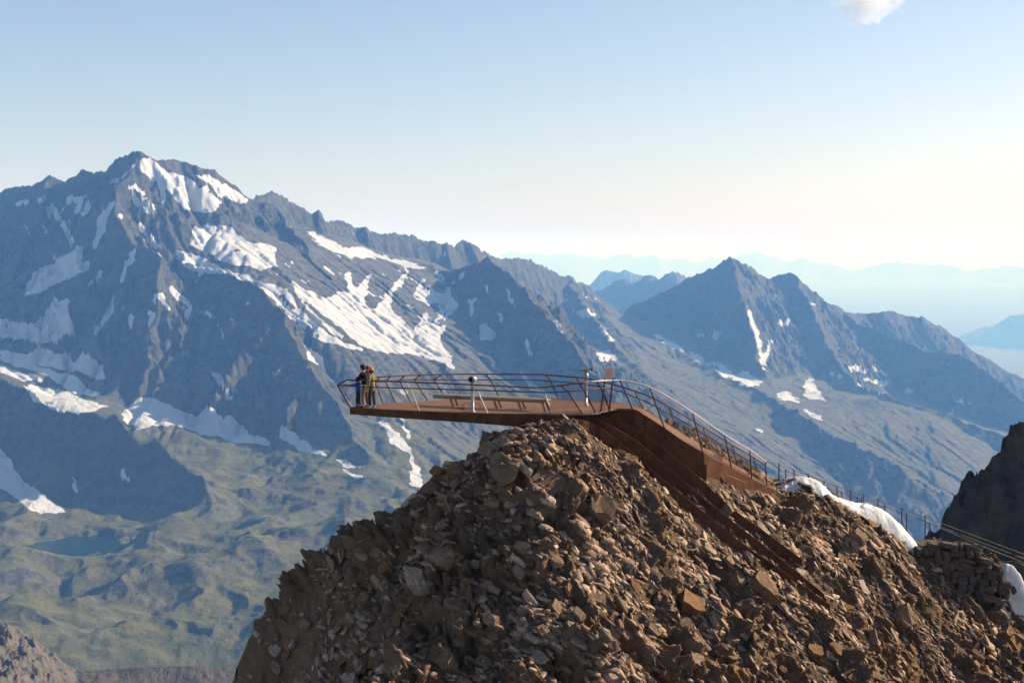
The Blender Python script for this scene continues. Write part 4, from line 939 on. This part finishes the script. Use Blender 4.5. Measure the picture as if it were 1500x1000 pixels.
def telescope(base, H, label, wide):
    t = empty("telescope", base, label, "telescope"); T = Matrix.Translation
    child("pillar", lathe([(.13,0),(.13,.03),(.075,.05),(.068,H - .38),(.085,H - .36),(.085,H - .30),(.06,H - .28)], mat4=T(base), name="pillar"), ENAM, t)
    c0 = base + Vector((0, 0, H - .17))
    if not wide:
        child("housing", lathe([(.03,-.15),(.11,-.12),(.145,-.03),(.145,.05),(.11,.12),(.04,.15)], mat4=T(c0), name="housing"), ENAM, t)
        d = Vector((-.55, -.8, .02)).normalized(); q = d.to_track_quat('Z', 'Y').to_matrix().to_4x4()
        child("eyepiece", lathe([(.10,0),(.10,.15),(.085,.17),(.06,.171),(.055,.15)], mat4=T(c0) @ q, name="eyepiece"), LENS, t)
        q2 = (-d).to_track_quat('Z', 'Y').to_matrix().to_4x4()
        child("lens_barrel", lathe([(.10,0),(.105,.20),(.09,.21)], mat4=T(c0) @ q2, name="lens_barrel"), ENAM, t)
    else:
        child("housing", lathe([(.04,-.22),(.10,-.18),(.125,-.08),(.10,.02),(.06,.06),(.05,.18)], mat4=T(c0), name="housing"), ENAM, t)
        bm = bmesh.new(); 
        for s in (-.07, .07):
            tube_bm(bm, [c0 + Vector((-.30, s, .20)), c0 + Vector((-.1, s, .19)), c0 + Vector((.22, s, .215))], [.05, .055, .045], 12)
        child("binocular", fin(bm, "binocular"), ENAM, t); bm = bmesh.new()
        box_bm(bm, c0 + Vector((.25, 0, .22)), (.02, 0, .005), (0, .14, 0), (0, 0, .07)); child("eye_shield", fin(bm, "eye_shield"), LENS, t)
    return t
t1 = telescope(D(692, 603.2), 1.50, "single-barrel silver telescope at the near deck edge in front of the bench", False)
t2 = telescope(D(858, 594), 1.50, "silver binocular telescope with twin barrels standing on the deck left of the sign", True)
# little step frame round the first telescope
stp = empty("step_stool", D(690, 600), "low dark metal step frame around the foot of the coin telescope", "step")
bm = bmesh.new()
def W(px, py, z): return D(px, py, z)
p0, p1, p2, p3 = D(677.5, 602.6), D(702.5, 603.4), D(703.5, 600.4), D(680, 599.6); hh = Vector((0, 0, .30))
for a, b in ((p0, p0 + hh), (p1, p1 + hh), (p2, p2 + hh), (p3, p3 + hh)): tube_bm(bm, [a, b], .014, 6)
child("frame", fin(bm, "frame"), RAIL, stp)
bm = bmesh.new()
for a, b in ((p0, p1), (p1, p2), (p2, p3), (p3, p0)): tube_bm(bm, [a + hh, b + hh], .016, 6)
child("foot_rail", fin(bm, "foot_rail"), RAIL, stp)

# long bench
M = Mat("weathered_wood"); n1 = M.noise(4, 7, .7, stretch=(.15, 3, 1)); M.base(M.mix(M.ramp(n1, [(.3, 0.), (.7, 1.)]), (.12,.085,.065), (.30,.23,.185))); M.bump(n1, .4, .01); WOOD = M.m
b0, b1 = D(634, 578.6, -6.0), D(800, 586.2, -6.0); ax = (b1 - b0); bl = ax.length; ax /= bl; sd_ = Vector((-ax.y, ax.x, 0))
bn = empty("bench", Vector(((b0 + b1) / 2).xy.to_3d()) + Vector((0, 0, DZ)), "long low wooden bench with slanted steel legs in the middle of the deck", "bench")
bm = bmesh.new()
for k in range(5):
    c = (b0 + b1) / 2 + sd_ * (.02 + k * .105); box_bm(bm, c, ax * bl / 2, sd_ * .047, Vector((0, 0, .035)))
child("seat", fin(bm, "seat"), WOOD, bn)
bm = bmesh.new()
for s in (-.03, .47): box_bm(bm, (b0 + b1) / 2 + sd_ * s + Vector((0, 0, -.075)), ax * (bl / 2 - .05), sd_ * .02, Vector((0, 0, .038)))
child("seat_frame", fin(bm, "seat_frame"), RUST, bn)
for f in (.16, .55, .76, .97):
    c = b0 + ax * bl * f; bm = bmesh.new()
    for s in (.0, .44): beam_bm(bm, c + sd_ * s + Vector((0, 0, -.113)), c + sd_ * s + ax * .13 + Vector((0, 0, DZ - c.z + .004)), .10, .05, sd_)
    child("leg", fin(bm, "leg"), RAIL, bn)
# ------------------------------------------------------------------ snow bank, cable fences, dry-stone wall, dark cliff
M = Mat("old_snow"); n1 = M.noise(1.2, 7, .65); n2 = M.noise(7, 6, .7)
M.base(M.mix(M.ramp(n1, [(.42, 0.), (.66, 1.)]), (.60,.60,.605), (.42,.395,.37))); M.b.inputs['Roughness'].default_value = .6; M.b.inputs['Subsurface Weight'].default_value = .15
M.b.inputs['Subsurface Radius'].default_value = (.05, .06, .07); M.bump(M.math('ADD', n1, M.math('MULTIPLY', n2, .3)), .5, .12); SNOWM = M.m
Zsm = blur(Zm, 40)
def snow_bank(name, topl, front, back, label, seed):
    """bank of old snow: the crest line stands over the rock, falling to the front and to the back"""
    n = 220; t = spl([P(*q) for q in topl], n); m = 50; V = np.zeros((m, n, 3))
    for j in range(m):
        u = j / (m - 1) * 2 - 1                       # -1 front .. 1 back
        for k in range(n):
            d = front if u < 0 else back; off = u * d * (1 + .10 * math.sin(k * .05 + seed))
            g = float(bil(Zsm, np.array([(t[k, 1] + off - KY[0]) / .05]), np.array([(t[k, 0] - KX[0]) / .05]))[0]) - .30
            e = min(1, k / 13, (n - 1 - k) / 9); f = max(0.0, 1 - abs(u) ** 2.2) * (.35 + .65 * e ** .5)
            z = g + (t[k, 2] - g) * f if t[k, 2] > g else g
            V[j, k] = (t[k, 0], t[k, 1] + off, z)
    V[:, :, 2] += .05 * fbm(V[:, :, 0] / .5, V[:, :, 1] / .5, 5, seed, .65)
    me = np_mesh(name, V.reshape(-1, 3), grid_faces(m, n), smooth=True)
    return tag(link(name, me, SNOWM), label, "snow")
snow_bank("snow_bank", [(1133,712,65.0),(1150,706,65.2),(1163,700,65.3),(1180,699,65.4),(1200,706,65.6),(1225,727,65.8),(1255,738,66.0),(1275,740,66.1),(1300,751,66.3),(1325,775,66.5),(1338,790,66.6),(1347,808,66.7)], .9, 2.2, "long white snow bank lying along the crest between the ramp and the stone wall", 3)
snow_bank("snow_bank", [(1466,822,66.2),(1478,826,66.3),(1492,838,66.4),(1503,858,66.5),(1520,885,66.6),(1560,930,66.8)], .3, 2.0, "short snow patch at the right edge just past the stone wall", 8)
M = Mat("cable"); M.base((.08,.07,.065)); M.b.inputs['Metallic'].default_value = .5; M.b.inputs['Roughness'].default_value = .5; CABLE = M.m
def fence(posts, cables, label, name="cable_fence"):
    b = [P(p[0], p[2], p[3]) for p in posts]; o = empty(name, Vector(b[0]), label, "fence")
    for px, t, bt, y in posts:
        bm = bmesh.new(); a = PV(px, bt, y); c = PV(px, t, y); g = float(ground(a.x, a.y)[0]); a.z = min(a.z, g + .1) - .15
        beam_bm(bm, a, c, .05, .05, (0, 1, 0)); beam_bm(bm, c, c + Vector((0, 0, .02)), .07, .07, (0, 1, 0)); child("post", fin(bm, "post"), RAIL, o)
    for cb in cables: child("cable", tube("cable", [P(*q) for q in cb], .014, 6), CABLE, o)
fence([(1141,678,714,66.2),(1163,688,712,66.4),(1184,694,706,66.6),(1207,704,716,66.8),(1226,712,730,67.0),(1246,718,736,67.2),(1265,724,745,67.4),(1286,730,752,67.6),(1321,743.5,775,67.9),(1355,755.5,800,68.2),(1408,776,830,68.6),(1488,806,850,69.2)],
      [[(1122,676,63.2),(1141,679.5,66.2),(1163,689,66.4),(1184,695.5,66.6),(1207,705,66.8),(1246,719,67.2),(1286,731.5,67.6),(1321,745,67.9),(1355,757,68.2),(1408,777,68.6),(1488,807,69.2),(1530,822,69.5)],
       [(1286,739,67.6),(1321,751,67.9),(1355,763,68.2),(1408,783,68.6),(1488,813,69.2),(1530,829,69.5)],
       [(1408,800,68.6),(1430,809,68.8),(1450,818,68.95),(1468,822,69.1),(1488,822,69.2),(1530,842,69.5)]], "taller dark cable fence along the snow bank, its cables continuing past the wall")
fence([(1151,688,716,68.2),(1188,703,716,68.5),(1213,714,726,68.7),(1233,720.5,736,68.9),(1256,727.5,745,69.1),(1262,727.5,748,69.15),(1296,740.5,760,69.4),(1328,752,785,69.7),(1362,765,805,70.0)],
      [[(1151,689,68.2),(1188,704,68.5),(1213,715,68.7),(1256,729,69.1),(1296,742,69.4),(1328,753,69.7),(1362,766.5,70.0),(1440,800,70.6),(1530,836,71.2)]], "lower thin cable fence half hidden behind the snow bank and the taller fence")
# dry-stone wall
M = Mat("wall_stone"); n1 = M.noise(2.5, 8, .7); n2 = M.noise(14, 7, .75); c = M.mix(M.ramp(n1, [(.3, 0.), (.7, 1.)]), (0.068,0.0496,0.0376), (0.16,0.124,0.096)); c = M.mix(M.ramp(n2, [(.42, .5), (.58, 0.)]), c, (0.04,0.032,0.028)); M.base(c); M.bump(n2, .8, .05); WST = M.m
wl = empty("stone_wall", Vector(P(1415, 850, 65.4)), "brown dry-stone wall of rounded blocks between the two snow patches", "wall")
bm = bmesh.new(); rr = random.Random(41)
TOPW = [(1340,800),(1352,789),(1375,788),(1400,791),(1425,795),(1443,800),(1456,814),(1470,830),(1484,850),(1492,875)]
BOTW = [(1340,812),(1360,828),(1390,846),(1420,862),(1450,874),(1480,888),(1492,892)]
def wall_stone(c, a, b, d, seed):
    r = random.Random(seed); ret = bmesh.ops.create_icosphere(bm, subdivisions=2, radius=1)
    R3 = Matrix.Rotation(r.uniform(-.35, .35), 3, 'Y') @ Matrix.Rotation(r.uniform(-.3, .3), 3, 'Z')
    for v in ret['verts']:
        p = v.co; q = Vector([math.copysign(abs(x) ** .48, x) for x in p])
        q += Vector((r.gauss(0, .09), r.gauss(0, .09), r.gauss(0, .09)))
        v.co = Vector(c) + R3 @ Vector((q.x * a, q.y * d, q.z * b))
y_ = 800.0; k = 0
tw = lambda x: float(np.interp(x, [q[0] for q in TOPW], [q[1] for q in TOPW])); bw = lambda x: float(np.interp(x, [q[0] for q in BOTW], [q[1] for q in BOTW]))
for row in range(10):
    x = 1338 + rr.uniform(0, 8)
    while x < 1492:
        w_ = rr.choice((7, 10, 13, 18, 26)) * rr.uniform(.8, 1.2); py = 788 + row * 10 + rr.uniform(-3, 3) + (x - 1340) * .05; h_ = rr.uniform(4.2, 8.5)
        if max(tw(x), tw(x + w_) + 3) - 1 < py - h_ * .5 and x + w_ < 1488 and py < bw(x) + 8:
            Yd = 65.2 + (800 - py) * -.004 + (900 - py) * .006 + rr.uniform(-.1, .1) + max(0, (x - 1445) * .02)
            s = Yd / F; wall_stone(P(x + w_ / 2, py, Yd), w_ * .53 * s, h_ * s, .35, 500 + k); k += 1
        x += w_ + .3
child("stonework", fin(bm, "stonework"), WST, wl)
bm = bmesh.new()
fr_ = [(q[0], q[1] + 11) for q in TOPW]; bo = [(x, bw(x) + 12) for x, _ in TOPW]
ft = [bm.verts.new(P(x, y, 65.85 + max(0, (x - 1445) * .02))) for x, y in fr_]; fb = [bm.verts.new(P(x, y, 65.6 + max(0, (x - 1445) * .02))) for x, y in bo]
bt_ = [bm.verts.new(Vector(v.co) + Vector((.1, 2.0, -.1))) for v in ft]; bb = [bm.verts.new(Vector(v.co) + Vector((.1, 2.2, -.2))) for v in fb]
for k in range(len(ft) - 1):
    for a, b in ((ft, fb), (bt_, ft), (fb, bb), (bb, bt_)): bm.faces.new((a[k], a[k + 1], b[k + 1], b[k]))
bm.faces.new((ft[0], fb[0], bb[0], bt_[0])); bm.faces.new((ft[-1], bt_[-1], bb[-1], fb[-1]))
child("core", fin(bm, "core"), WST, wl)
# yellow lichen among the stones below the wall
M = Mat("lichen"); M.base(M.mix(M.noise(9, 5), (.26,.20,.05), (.15,.125,.04))); LIC = M.m
n = 420; px_, py_ = rs.normal(1352, 20, n), rs.normal(897, 11, n); Ys = np.linspace(52, 68, 400); pts = []
for a, b in zip(px_, py_):
    q = P(a, b, 1.0); hit = np.nonzero(ground(q[0] * Ys, Ys)[0] > q[2] * Ys)[0]
    if len(hit): pts.append((q[0] * Ys[hit[0]], Ys[hit[0]]))
pts = np.array(pts); n = len(pts); z_, RMx, N_ = frames(pts[:, 0], pts[:, 1], rs, .8)
Vl = slab_arrays(n, rs.uniform(.02, .05, n), rs.uniform(.3, .8, n), rs); Vw = np.einsum('nij,nkj->nki', RMx, Vl) + (np.stack([pts[:, 0], pts[:, 1], z_], -1) + N_ * .06)[:, None, :]
tag(link("lichen", np_mesh("lichen", Vw.reshape(-1, 3), (SLF[None] + (np.arange(n) * 12)[:, None, None]).reshape(-1, 3)), LIC), kind='stuff')
# dark cliff beyond the fence
cx = np.arange(48, 110, .3); cyy = np.arange(150, 232, .3); X, Y = np.meshgrid(cx, cyy)
cr_ = [P(*q) for q in [(1369,800,196),(1385,782,197),(1396,764,198),(1411,737,199),(1422,722,199.5),(1434,702,200),(1446,674,200.5),(1460,652,201),(1470,638,201.5),(1482,631,202),(1500,627,202),(1540,612,203),(1600,590,204),(1720,560,206)]]
crx = np.array([q[0] for q in cr_]); crz = np.array([q[2] for q in cr_])
wxx = X + 1.2 * fbm(X / 5, Y / 5, 4, 401); zc = np.interp(wxx - (200 - np.minimum(Y, 200)) * -.10, crx, crz)
dY = 200.0 + 2.5 * fbm(X / 7, Y / 9, 3, 403) - Y
Z = zc - np.where(dY > 0, 2.6 * np.minimum(dY, 9) + 1.5 * np.maximum(dY - 9, 0), -.75 * dY) + 1.7 * (ridged(X / 6, Y / 7, 5, 405) - .95) + .5 * fbm(X / 1.4, Y / 1.6, 4, 407) + facets(X + .5 * fbm(X, Y, 2, 4), Y * .6, 3.2, 411, .6, 1.0) + facets(X, Y * .6, 1.3, 413, .6, .4)
me = np_mesh("cliff", np.stack([X, Y, Z], -1).reshape(-1, 3), grid_faces(len(cyy), len(cx)))
M = Mat("cliff_rock"); n1 = M.noise(.35, 8, .7); n2 = M.noise(1.6, 8, .72); c = M.mix(M.ramp(n1, [(.32, 0.), (.68, 1.)]), (.022,.019,.018), (.105,.075,.055)); c = M.mix(M.ramp(n2, [(.45, 0.), (.6, .6)]), c, (.075,.062,.053)); M.base(c); M.bump(n2, .9, .5)
tag(link("cliff", me, M.m), kind='structure')
# white cloud above
cl = bpy.data.materials.new("cloud"); cl.use_nodes = True; t = cl.node_tree; t.nodes.clear()
vo = t.nodes.new("ShaderNodeVolumePrincipled"); vo.inputs['Color'].default_value = (1, 1, 1, 1); vo.inputs['Absorption Color'].default_value = (1, 1, 1, 1)
oo = t.nodes.new("ShaderNodeOutputMaterial"); t.links.new(vo.outputs[0], oo.inputs['Volume'])
tc = t.nodes.new("ShaderNodeTexCoord"); ns = t.nodes.new("ShaderNodeTexNoise"); ns.inputs['Scale'].default_value = 2.6; ns.inputs['Detail'].default_value = 7; ns.inputs['Roughness'].default_value = .62
t.links.new(tc.outputs['Object'], ns.inputs['Vector'])
ln = t.nodes.new("ShaderNodeVectorMath"); ln.operation = 'LENGTH'; t.links.new(tc.outputs['Object'], ln.inputs[0])
def mth(op, a, b, clamp=False):
    o = t.nodes.new("ShaderNodeMath"); o.operation = op; o.use_clamp = clamp
    for k, v in ((0, a), (1, b)):
        if isinstance(v, (int, float)): o.inputs[k].default_value = v
        else: t.links.new(v, o.inputs[k])
    return o.outputs[0]
dn = mth('SUBTRACT', mth('ADD', mth('MULTIPLY', ns.outputs['Fac'], 1.7), -.28), ln.outputs['Value'])
t.links.new(mth('MULTIPLY', mth('MAXIMUM', dn, 0.0), .022), vo.inputs['Density'])
bm = bmesh.new(); bmesh.ops.create_icosphere(bm, subdivisions=4, radius=1.15); me = bpy.data.meshes.new("cloud"); bm.to_mesh(me); bm.free(); me.materials.append(cl)
co = bpy.data.objects.new("cloud", me); COL.objects.link(co); co.location = P(1272, 4, 11000.0); co.scale = (420, 330, 260); co['kind'] = 'structure'
# ------------------------------------------------------------------ the visitors at the tip
def plain(name, col, rough=.8):
    M = Mat(name); M.base(M.mix(M.ramp(M.noise(25, 5), [(.35, 0.), (.65, 1.)]), tuple(c * .8 for c in col), tuple(min(1, c * 1.15) for c in col))); M.b.inputs['Roughness'].default_value = rough; return M.m
SKIN = plain("skin", (.42,.25,.18), .55); BLACK = plain("black_cloth", (.018,.018,.022)); OLIVE = plain("olive_cloth", (.22,.19,.09)); BLUE = plain("blue_cloth", (.02,.085,.42)); KHAKI = plain("khaki_cloth", (.17,.12,.075))
NAVY = plain("navy_cloth", (.02,.022,.04)); ORANGE = plain("orange_wool", (.55,.20,.07)); HAIRM = plain("brown_hair", (.06,.035,.02)); SHOE = plain("shoe_leather", (.03,.025,.022)); GREY = plain("grey_shoe", (.35,.33,.32)); PURPLE = plain("dark_purple_wool", (.06,.025,.05))
def skin_mesh(name, verts, edges, radii, root=0, lvl=2):
    me = bpy.data.meshes.new(name); me.from_pydata(verts, edges, []); o = bpy.data.objects.new(name, me); COL.objects.link(o)
    o.modifiers.new("s", 'SKIN'); sm = o.modifiers.new("d", 'SUBSURF'); sm.levels = lvl; sm.render_levels = lvl
    sv = me.skin_vertices[0].data
    for k, r in enumerate(radii): sv[k].radius = r if isinstance(r, tuple) else (r, r)
    sv[root].use_root = True
    bpy.context.view_layer.update(); dg = bpy.context.evaluated_depsgraph_get()
    out = bpy.data.meshes.new_from_object(o.evaluated_get(dg)); out.name = name
    bpy.data.objects.remove(o); bpy.data.meshes.remove(me)
    out.polygons.foreach_set("use_smooth", [True] * len(out.polygons)); return out
def skin_join(name, graphs):
    bm = bmesh.new()
    for g in graphs:
        me = skin_mesh(name, g.v, g.e, g.r); bm.from_mesh(me); bpy.data.meshes.remove(me)
    me = bpy.data.meshes.new(name); bm.to_mesh(me); bm.free(); me.polygons.foreach_set("use_smooth", [True] * len(me.polygons)); return me
class G:
    def __init__(s): s.v, s.e, s.r = [], [], []
    def add(s, p, r, to=None):
        s.v.append(tuple(p)); s.r.append(r)
        if to is not None: s.e.append((to, len(s.v) - 1))
        return len(s.v) - 1
def person(base, H, face, label, top_m, leg_m, shoe_m, hat, arms, lean=.0, build=1.0, hatm=None, stance=.1, skirt=0.0, hem=.50, seat=False):
    """local frame: +x is the way the person faces, z up, unit heights scaled by H"""
    o = empty("person", base, label, "person"); o.rotation_euler = (0, 0, face); h = H
    def q(x, y, z): return Vector((x * h + lean * h * max(0, z - .5), y * h, z * h))
    sh = .105 * build; hp = .055 * build
    J = dict(pel=q(0, 0, .53), waist=q(0, 0, .62), chest=q(.005, 0, .74), neck=q(.0, 0, .83), head0=q(.012, 0, .865), head=q(.018, 0, .925), crown=q(.012, 0, .965))
    hips = {s: q(0, s * hp, .50) for s in (-1, 1)}
    if seat: knees = {s: q(.20, s * hp * 1.3, .50) for s in (-1, 1)}; ank = {s: q(.22, s * hp * 1.2, .30) for s in (-1, 1)}
    else:
        knees = {s: q(.012 + .03 * s * stance * 5, s * hp * 1.1, .285) for s in (-1, 1)}; ank = {s: q(-.01 + .05 * s * stance * 5, s * hp * 1.15, .045) for s in (-1, 1)}
        for d in (hips, knees, ank):
            pass
    A = {s: [q(.0, s * sh, .80)] + [q(*p) if p[1] == 0 else q(p[0], p[1] * s, p[2]) for p in arms[s]] for s in (-1, 1)}
    g = G(); pel = g.add(J['pel'], .036 * h); wa = g.add(J['waist'], .032 * h, pel); ch = g.add(J['chest'], .034 * h, wa)
    nk = g.add(J['neck'], .032 * h, ch); hd0 = g.add(J['head0'], .040 * h, nk); hd = g.add(J['head'], .054 * h, hd0); g.add(J['crown'], .035 * h, hd)
    g.add(q(.078, 0, .905), .010 * h, hd)                                   # nose
    for s in (-1, 1):
        g.add(q(.012, s * .056, .91), .010 * h, hd)                          # ears
        hi = g.add(hips[s], .032 * h, pel); kn = g.add(knees[s], .024 * h, hi); an = g.add(ank[s], .018 * h, kn); g.add(ank[s] + Vector((.075 * h, 0, -.022 * h)), .022 * h, an)
        a0 = g.add(A[s][0], .022 * h, ch); a1 = g.add(A[s][1], .019 * h, a0); a2 = g.add(A[s][2], .018 * h, a1)
        d = (A[s][2] - A[s][1]).normalized(); sd = d.cross(Vector((0, 0, 1))); sd = sd.normalized() if sd.length > .1 else Vector((0, 1, 0)); pm = A[s][2] + d * .035 * h; pa = g.add(pm, (.020 * h, .010 * h), a2)
        dn = sd.cross(d)
        for f in range(4):                                                   # four fingers and the thumb
            k0 = pm + sd * (.018 - f * .012) * h + d * .018 * h; L = (.034, .042, .044, .038)[3 - f] * h
            b = g.add(k0, .0055 * h, pa); c = g.add(k0 + d * L * .5 - dn * .004 * h, .005 * h, b); g.add(k0 + d * L * .85 - dn * .016 * h, .0045 * h, c)
        tb = g.add(pm + sd * .024 * h * s - d * .008 * h, .006 * h, pa); g.add(pm + sd * .036 * h * s + d * .016 * h - dn * .008 * h, .005 * h, tb)
    def ch_(name, me, m):
        c = bpy.data.objects.new(name, me); COL.objects.link(c); me.materials.append(m); c.parent = o; return c
    ch_("body", skin_mesh("body", g.v, g.e, g.r), SKIN)
    g = G(); a = g.add(q(0, 0, hem), (.082 * h * build * (1 + skirt))); b = g.add(q(0, 0, .63), (.076 * h * build), a); c = g.add(q(.005, 0, .75), (.086 * h * build), b); g.add(q(0, 0, .835), .046 * h, c)
    gs = [g]
    for s in (-1, 1):
        g2 = G(); b0 = g2.add(J['chest'].lerp(A[s][0], .35), .050 * h * build); a0 = g2.add(A[s][0] + Vector((0, -s * .012 * h, 0)), .050 * h * build, b0); a1 = g2.add(A[s][1], .037 * h * build, a0); g2.add(A[s][1].lerp(A[s][2], .92), .029 * h, a1); gs.append(g2)
    ch_("jacket", skin_join("jacket", gs), top_m)
    g = G(); a = g.add(q(0, 0, .59), .066 * h * build); g.add(q(0, 0, .50), .076 * h * build, a); gs = [g]
    for s in (-1, 1):
        g2 = G(); a = g2.add(q(0, s * hp * .7, .54), .056 * h * build); b = g2.add(hips[s] + Vector((0, 0, -.03 * h)), .056 * h * build, a); c = g2.add(knees[s], .043 * h * build, b); g2.add(ank[s] + Vector((0, 0, .012 * h)), .034 * h * build, c); gs.append(g2)
    ch_("trousers", skin_join("trousers", gs), leg_m)
    for s in (-1, 1):
        f = ank[s]; g = G(); a = g.add(f + Vector((-.022 * h, 0, -.018 * h)), .028 * h); b = g.add(f + Vector((.03 * h, 0, -.020 * h)), (.026 * h, .028 * h), a); g.add(f + Vector((.088 * h, 0, -.024 * h)), .022 * h, b)
        ch_("shoe", skin_mesh("shoe", g.v, g.e, g.r), shoe_m)
    def dome(name, c, rx, ry, rz, m, cut=0.0, slant=0.0, brim=0.0):
        bm = bmesh.new(); bmesh.ops.create_icosphere(bm, subdivisions=3, radius=1)
        for v in bm.verts: v.co = Vector((v.co.x * rx, v.co.y * ry, v.co.z * rz))
        bmesh.ops.bisect_plane(bm, geom=bm.verts[:] + bm.edges[:] + bm.faces[:], plane_co=(0, 0, cut * rz), plane_no=Vector((slant, 0, -1)).normalized(), clear_outer=True)
        if brim:
            r0 = [(rx * (.55 + .75 * t), y * ry * .8 * (1 - t * .35)) for t in (0, 1) for y in (-1, -.5, .5, 1)]
            vs = [[bm.verts.new((x, y, cut * rz + dz)) for x, y in r0] for dz in (0, .012 * h)]
            for q_ in vs: 
                for k in range(3): bm.faces.new((q_[k], q_[k + 1], q_[5 + k], q_[4 + k]))
        bm.transform(Matrix.Translation(c)); me = fin(bm, name); me.polygons.foreach_set("use_smooth", [True] * len(me.polygons)); ch_(name, me, m)
    hc = J['head']
    if hat == 'hair':
        dome("hair", hc + Vector((-.008 * h, 0, .004 * h)), .066 * h, .060 * h, .070 * h, HAIRM, -.55, .75); dome("cap", hc + Vector((0, 0, .018 * h)), .070 * h, .063 * h, .062 * h, hatm, .12)
    elif hat == 'hood': dome("hood", hc + Vector((-.014 * h, 0, -.004 * h)), .080 * h, .074 * h, .088 * h, hatm, -.75, 1.1)
    else:
        dome("hair", hc + Vector((-.010 * h, 0, -.012 * h)), .062 * h, .060 * h, .072 * h, HAIRM, -.8, .9); dome("hat", hc + Vector((-.004 * h, 0, .012 * h)), .070 * h, .066 * h, .078 * h, hatm, .0, .15)
    return o
FACE = R(158)                                        # towards the tip and the view beyond
rail_arm = [(.10, .115, .66), (.21, .09, .62)]; hang = [(-.012, .135, .63), (.045, .13, .48)]; bent = [(.0, .14, .64), (.13, .07, .62)]
person(D(535.0, 596.4), 1.79, FACE, "man in black jacket and dark cap, tallest of the group at the tip", BLACK, KHAKI, SHOE, 'hair', {-1: bent, 1: rail_arm}, .10, 1.06, NAVY, .12)
person(D(525.2, 596.2), 1.27, R(165), "child in bright blue jacket leaning on the railing at the tip", BLUE, NAVY, SHOE, 'hood', {-1: [(.12, .11, .72), (.25, .08, .74)], 1: [(.12, .11, .72), (.25, .08, .74)]}, .04, 1.12, BLUE, .08, .05, .44)
person(D(545, 597.6), 1.70, R(150), "woman in olive coat, black leggings and orange knitted hat", OLIVE, BLACK, GREY, 'hat', {-1: bent, 1: hang}, .02, 1.0, ORANGE, .1, .12, .40)
person(Vector(P(538.6, 571.0, 60.3)) , 1.02, R(150), "toddler in dark purple hat, carried between the man and the woman", PURPLE, NAVY, SHOE, 'hat', {-1: [(.06, .12, .68), (.14, .08, .62)], 1: [(.06, .12, .68), (.14, .08, .62)]}, .0, 1.1, PURPLE, 0, 0, .48, True)
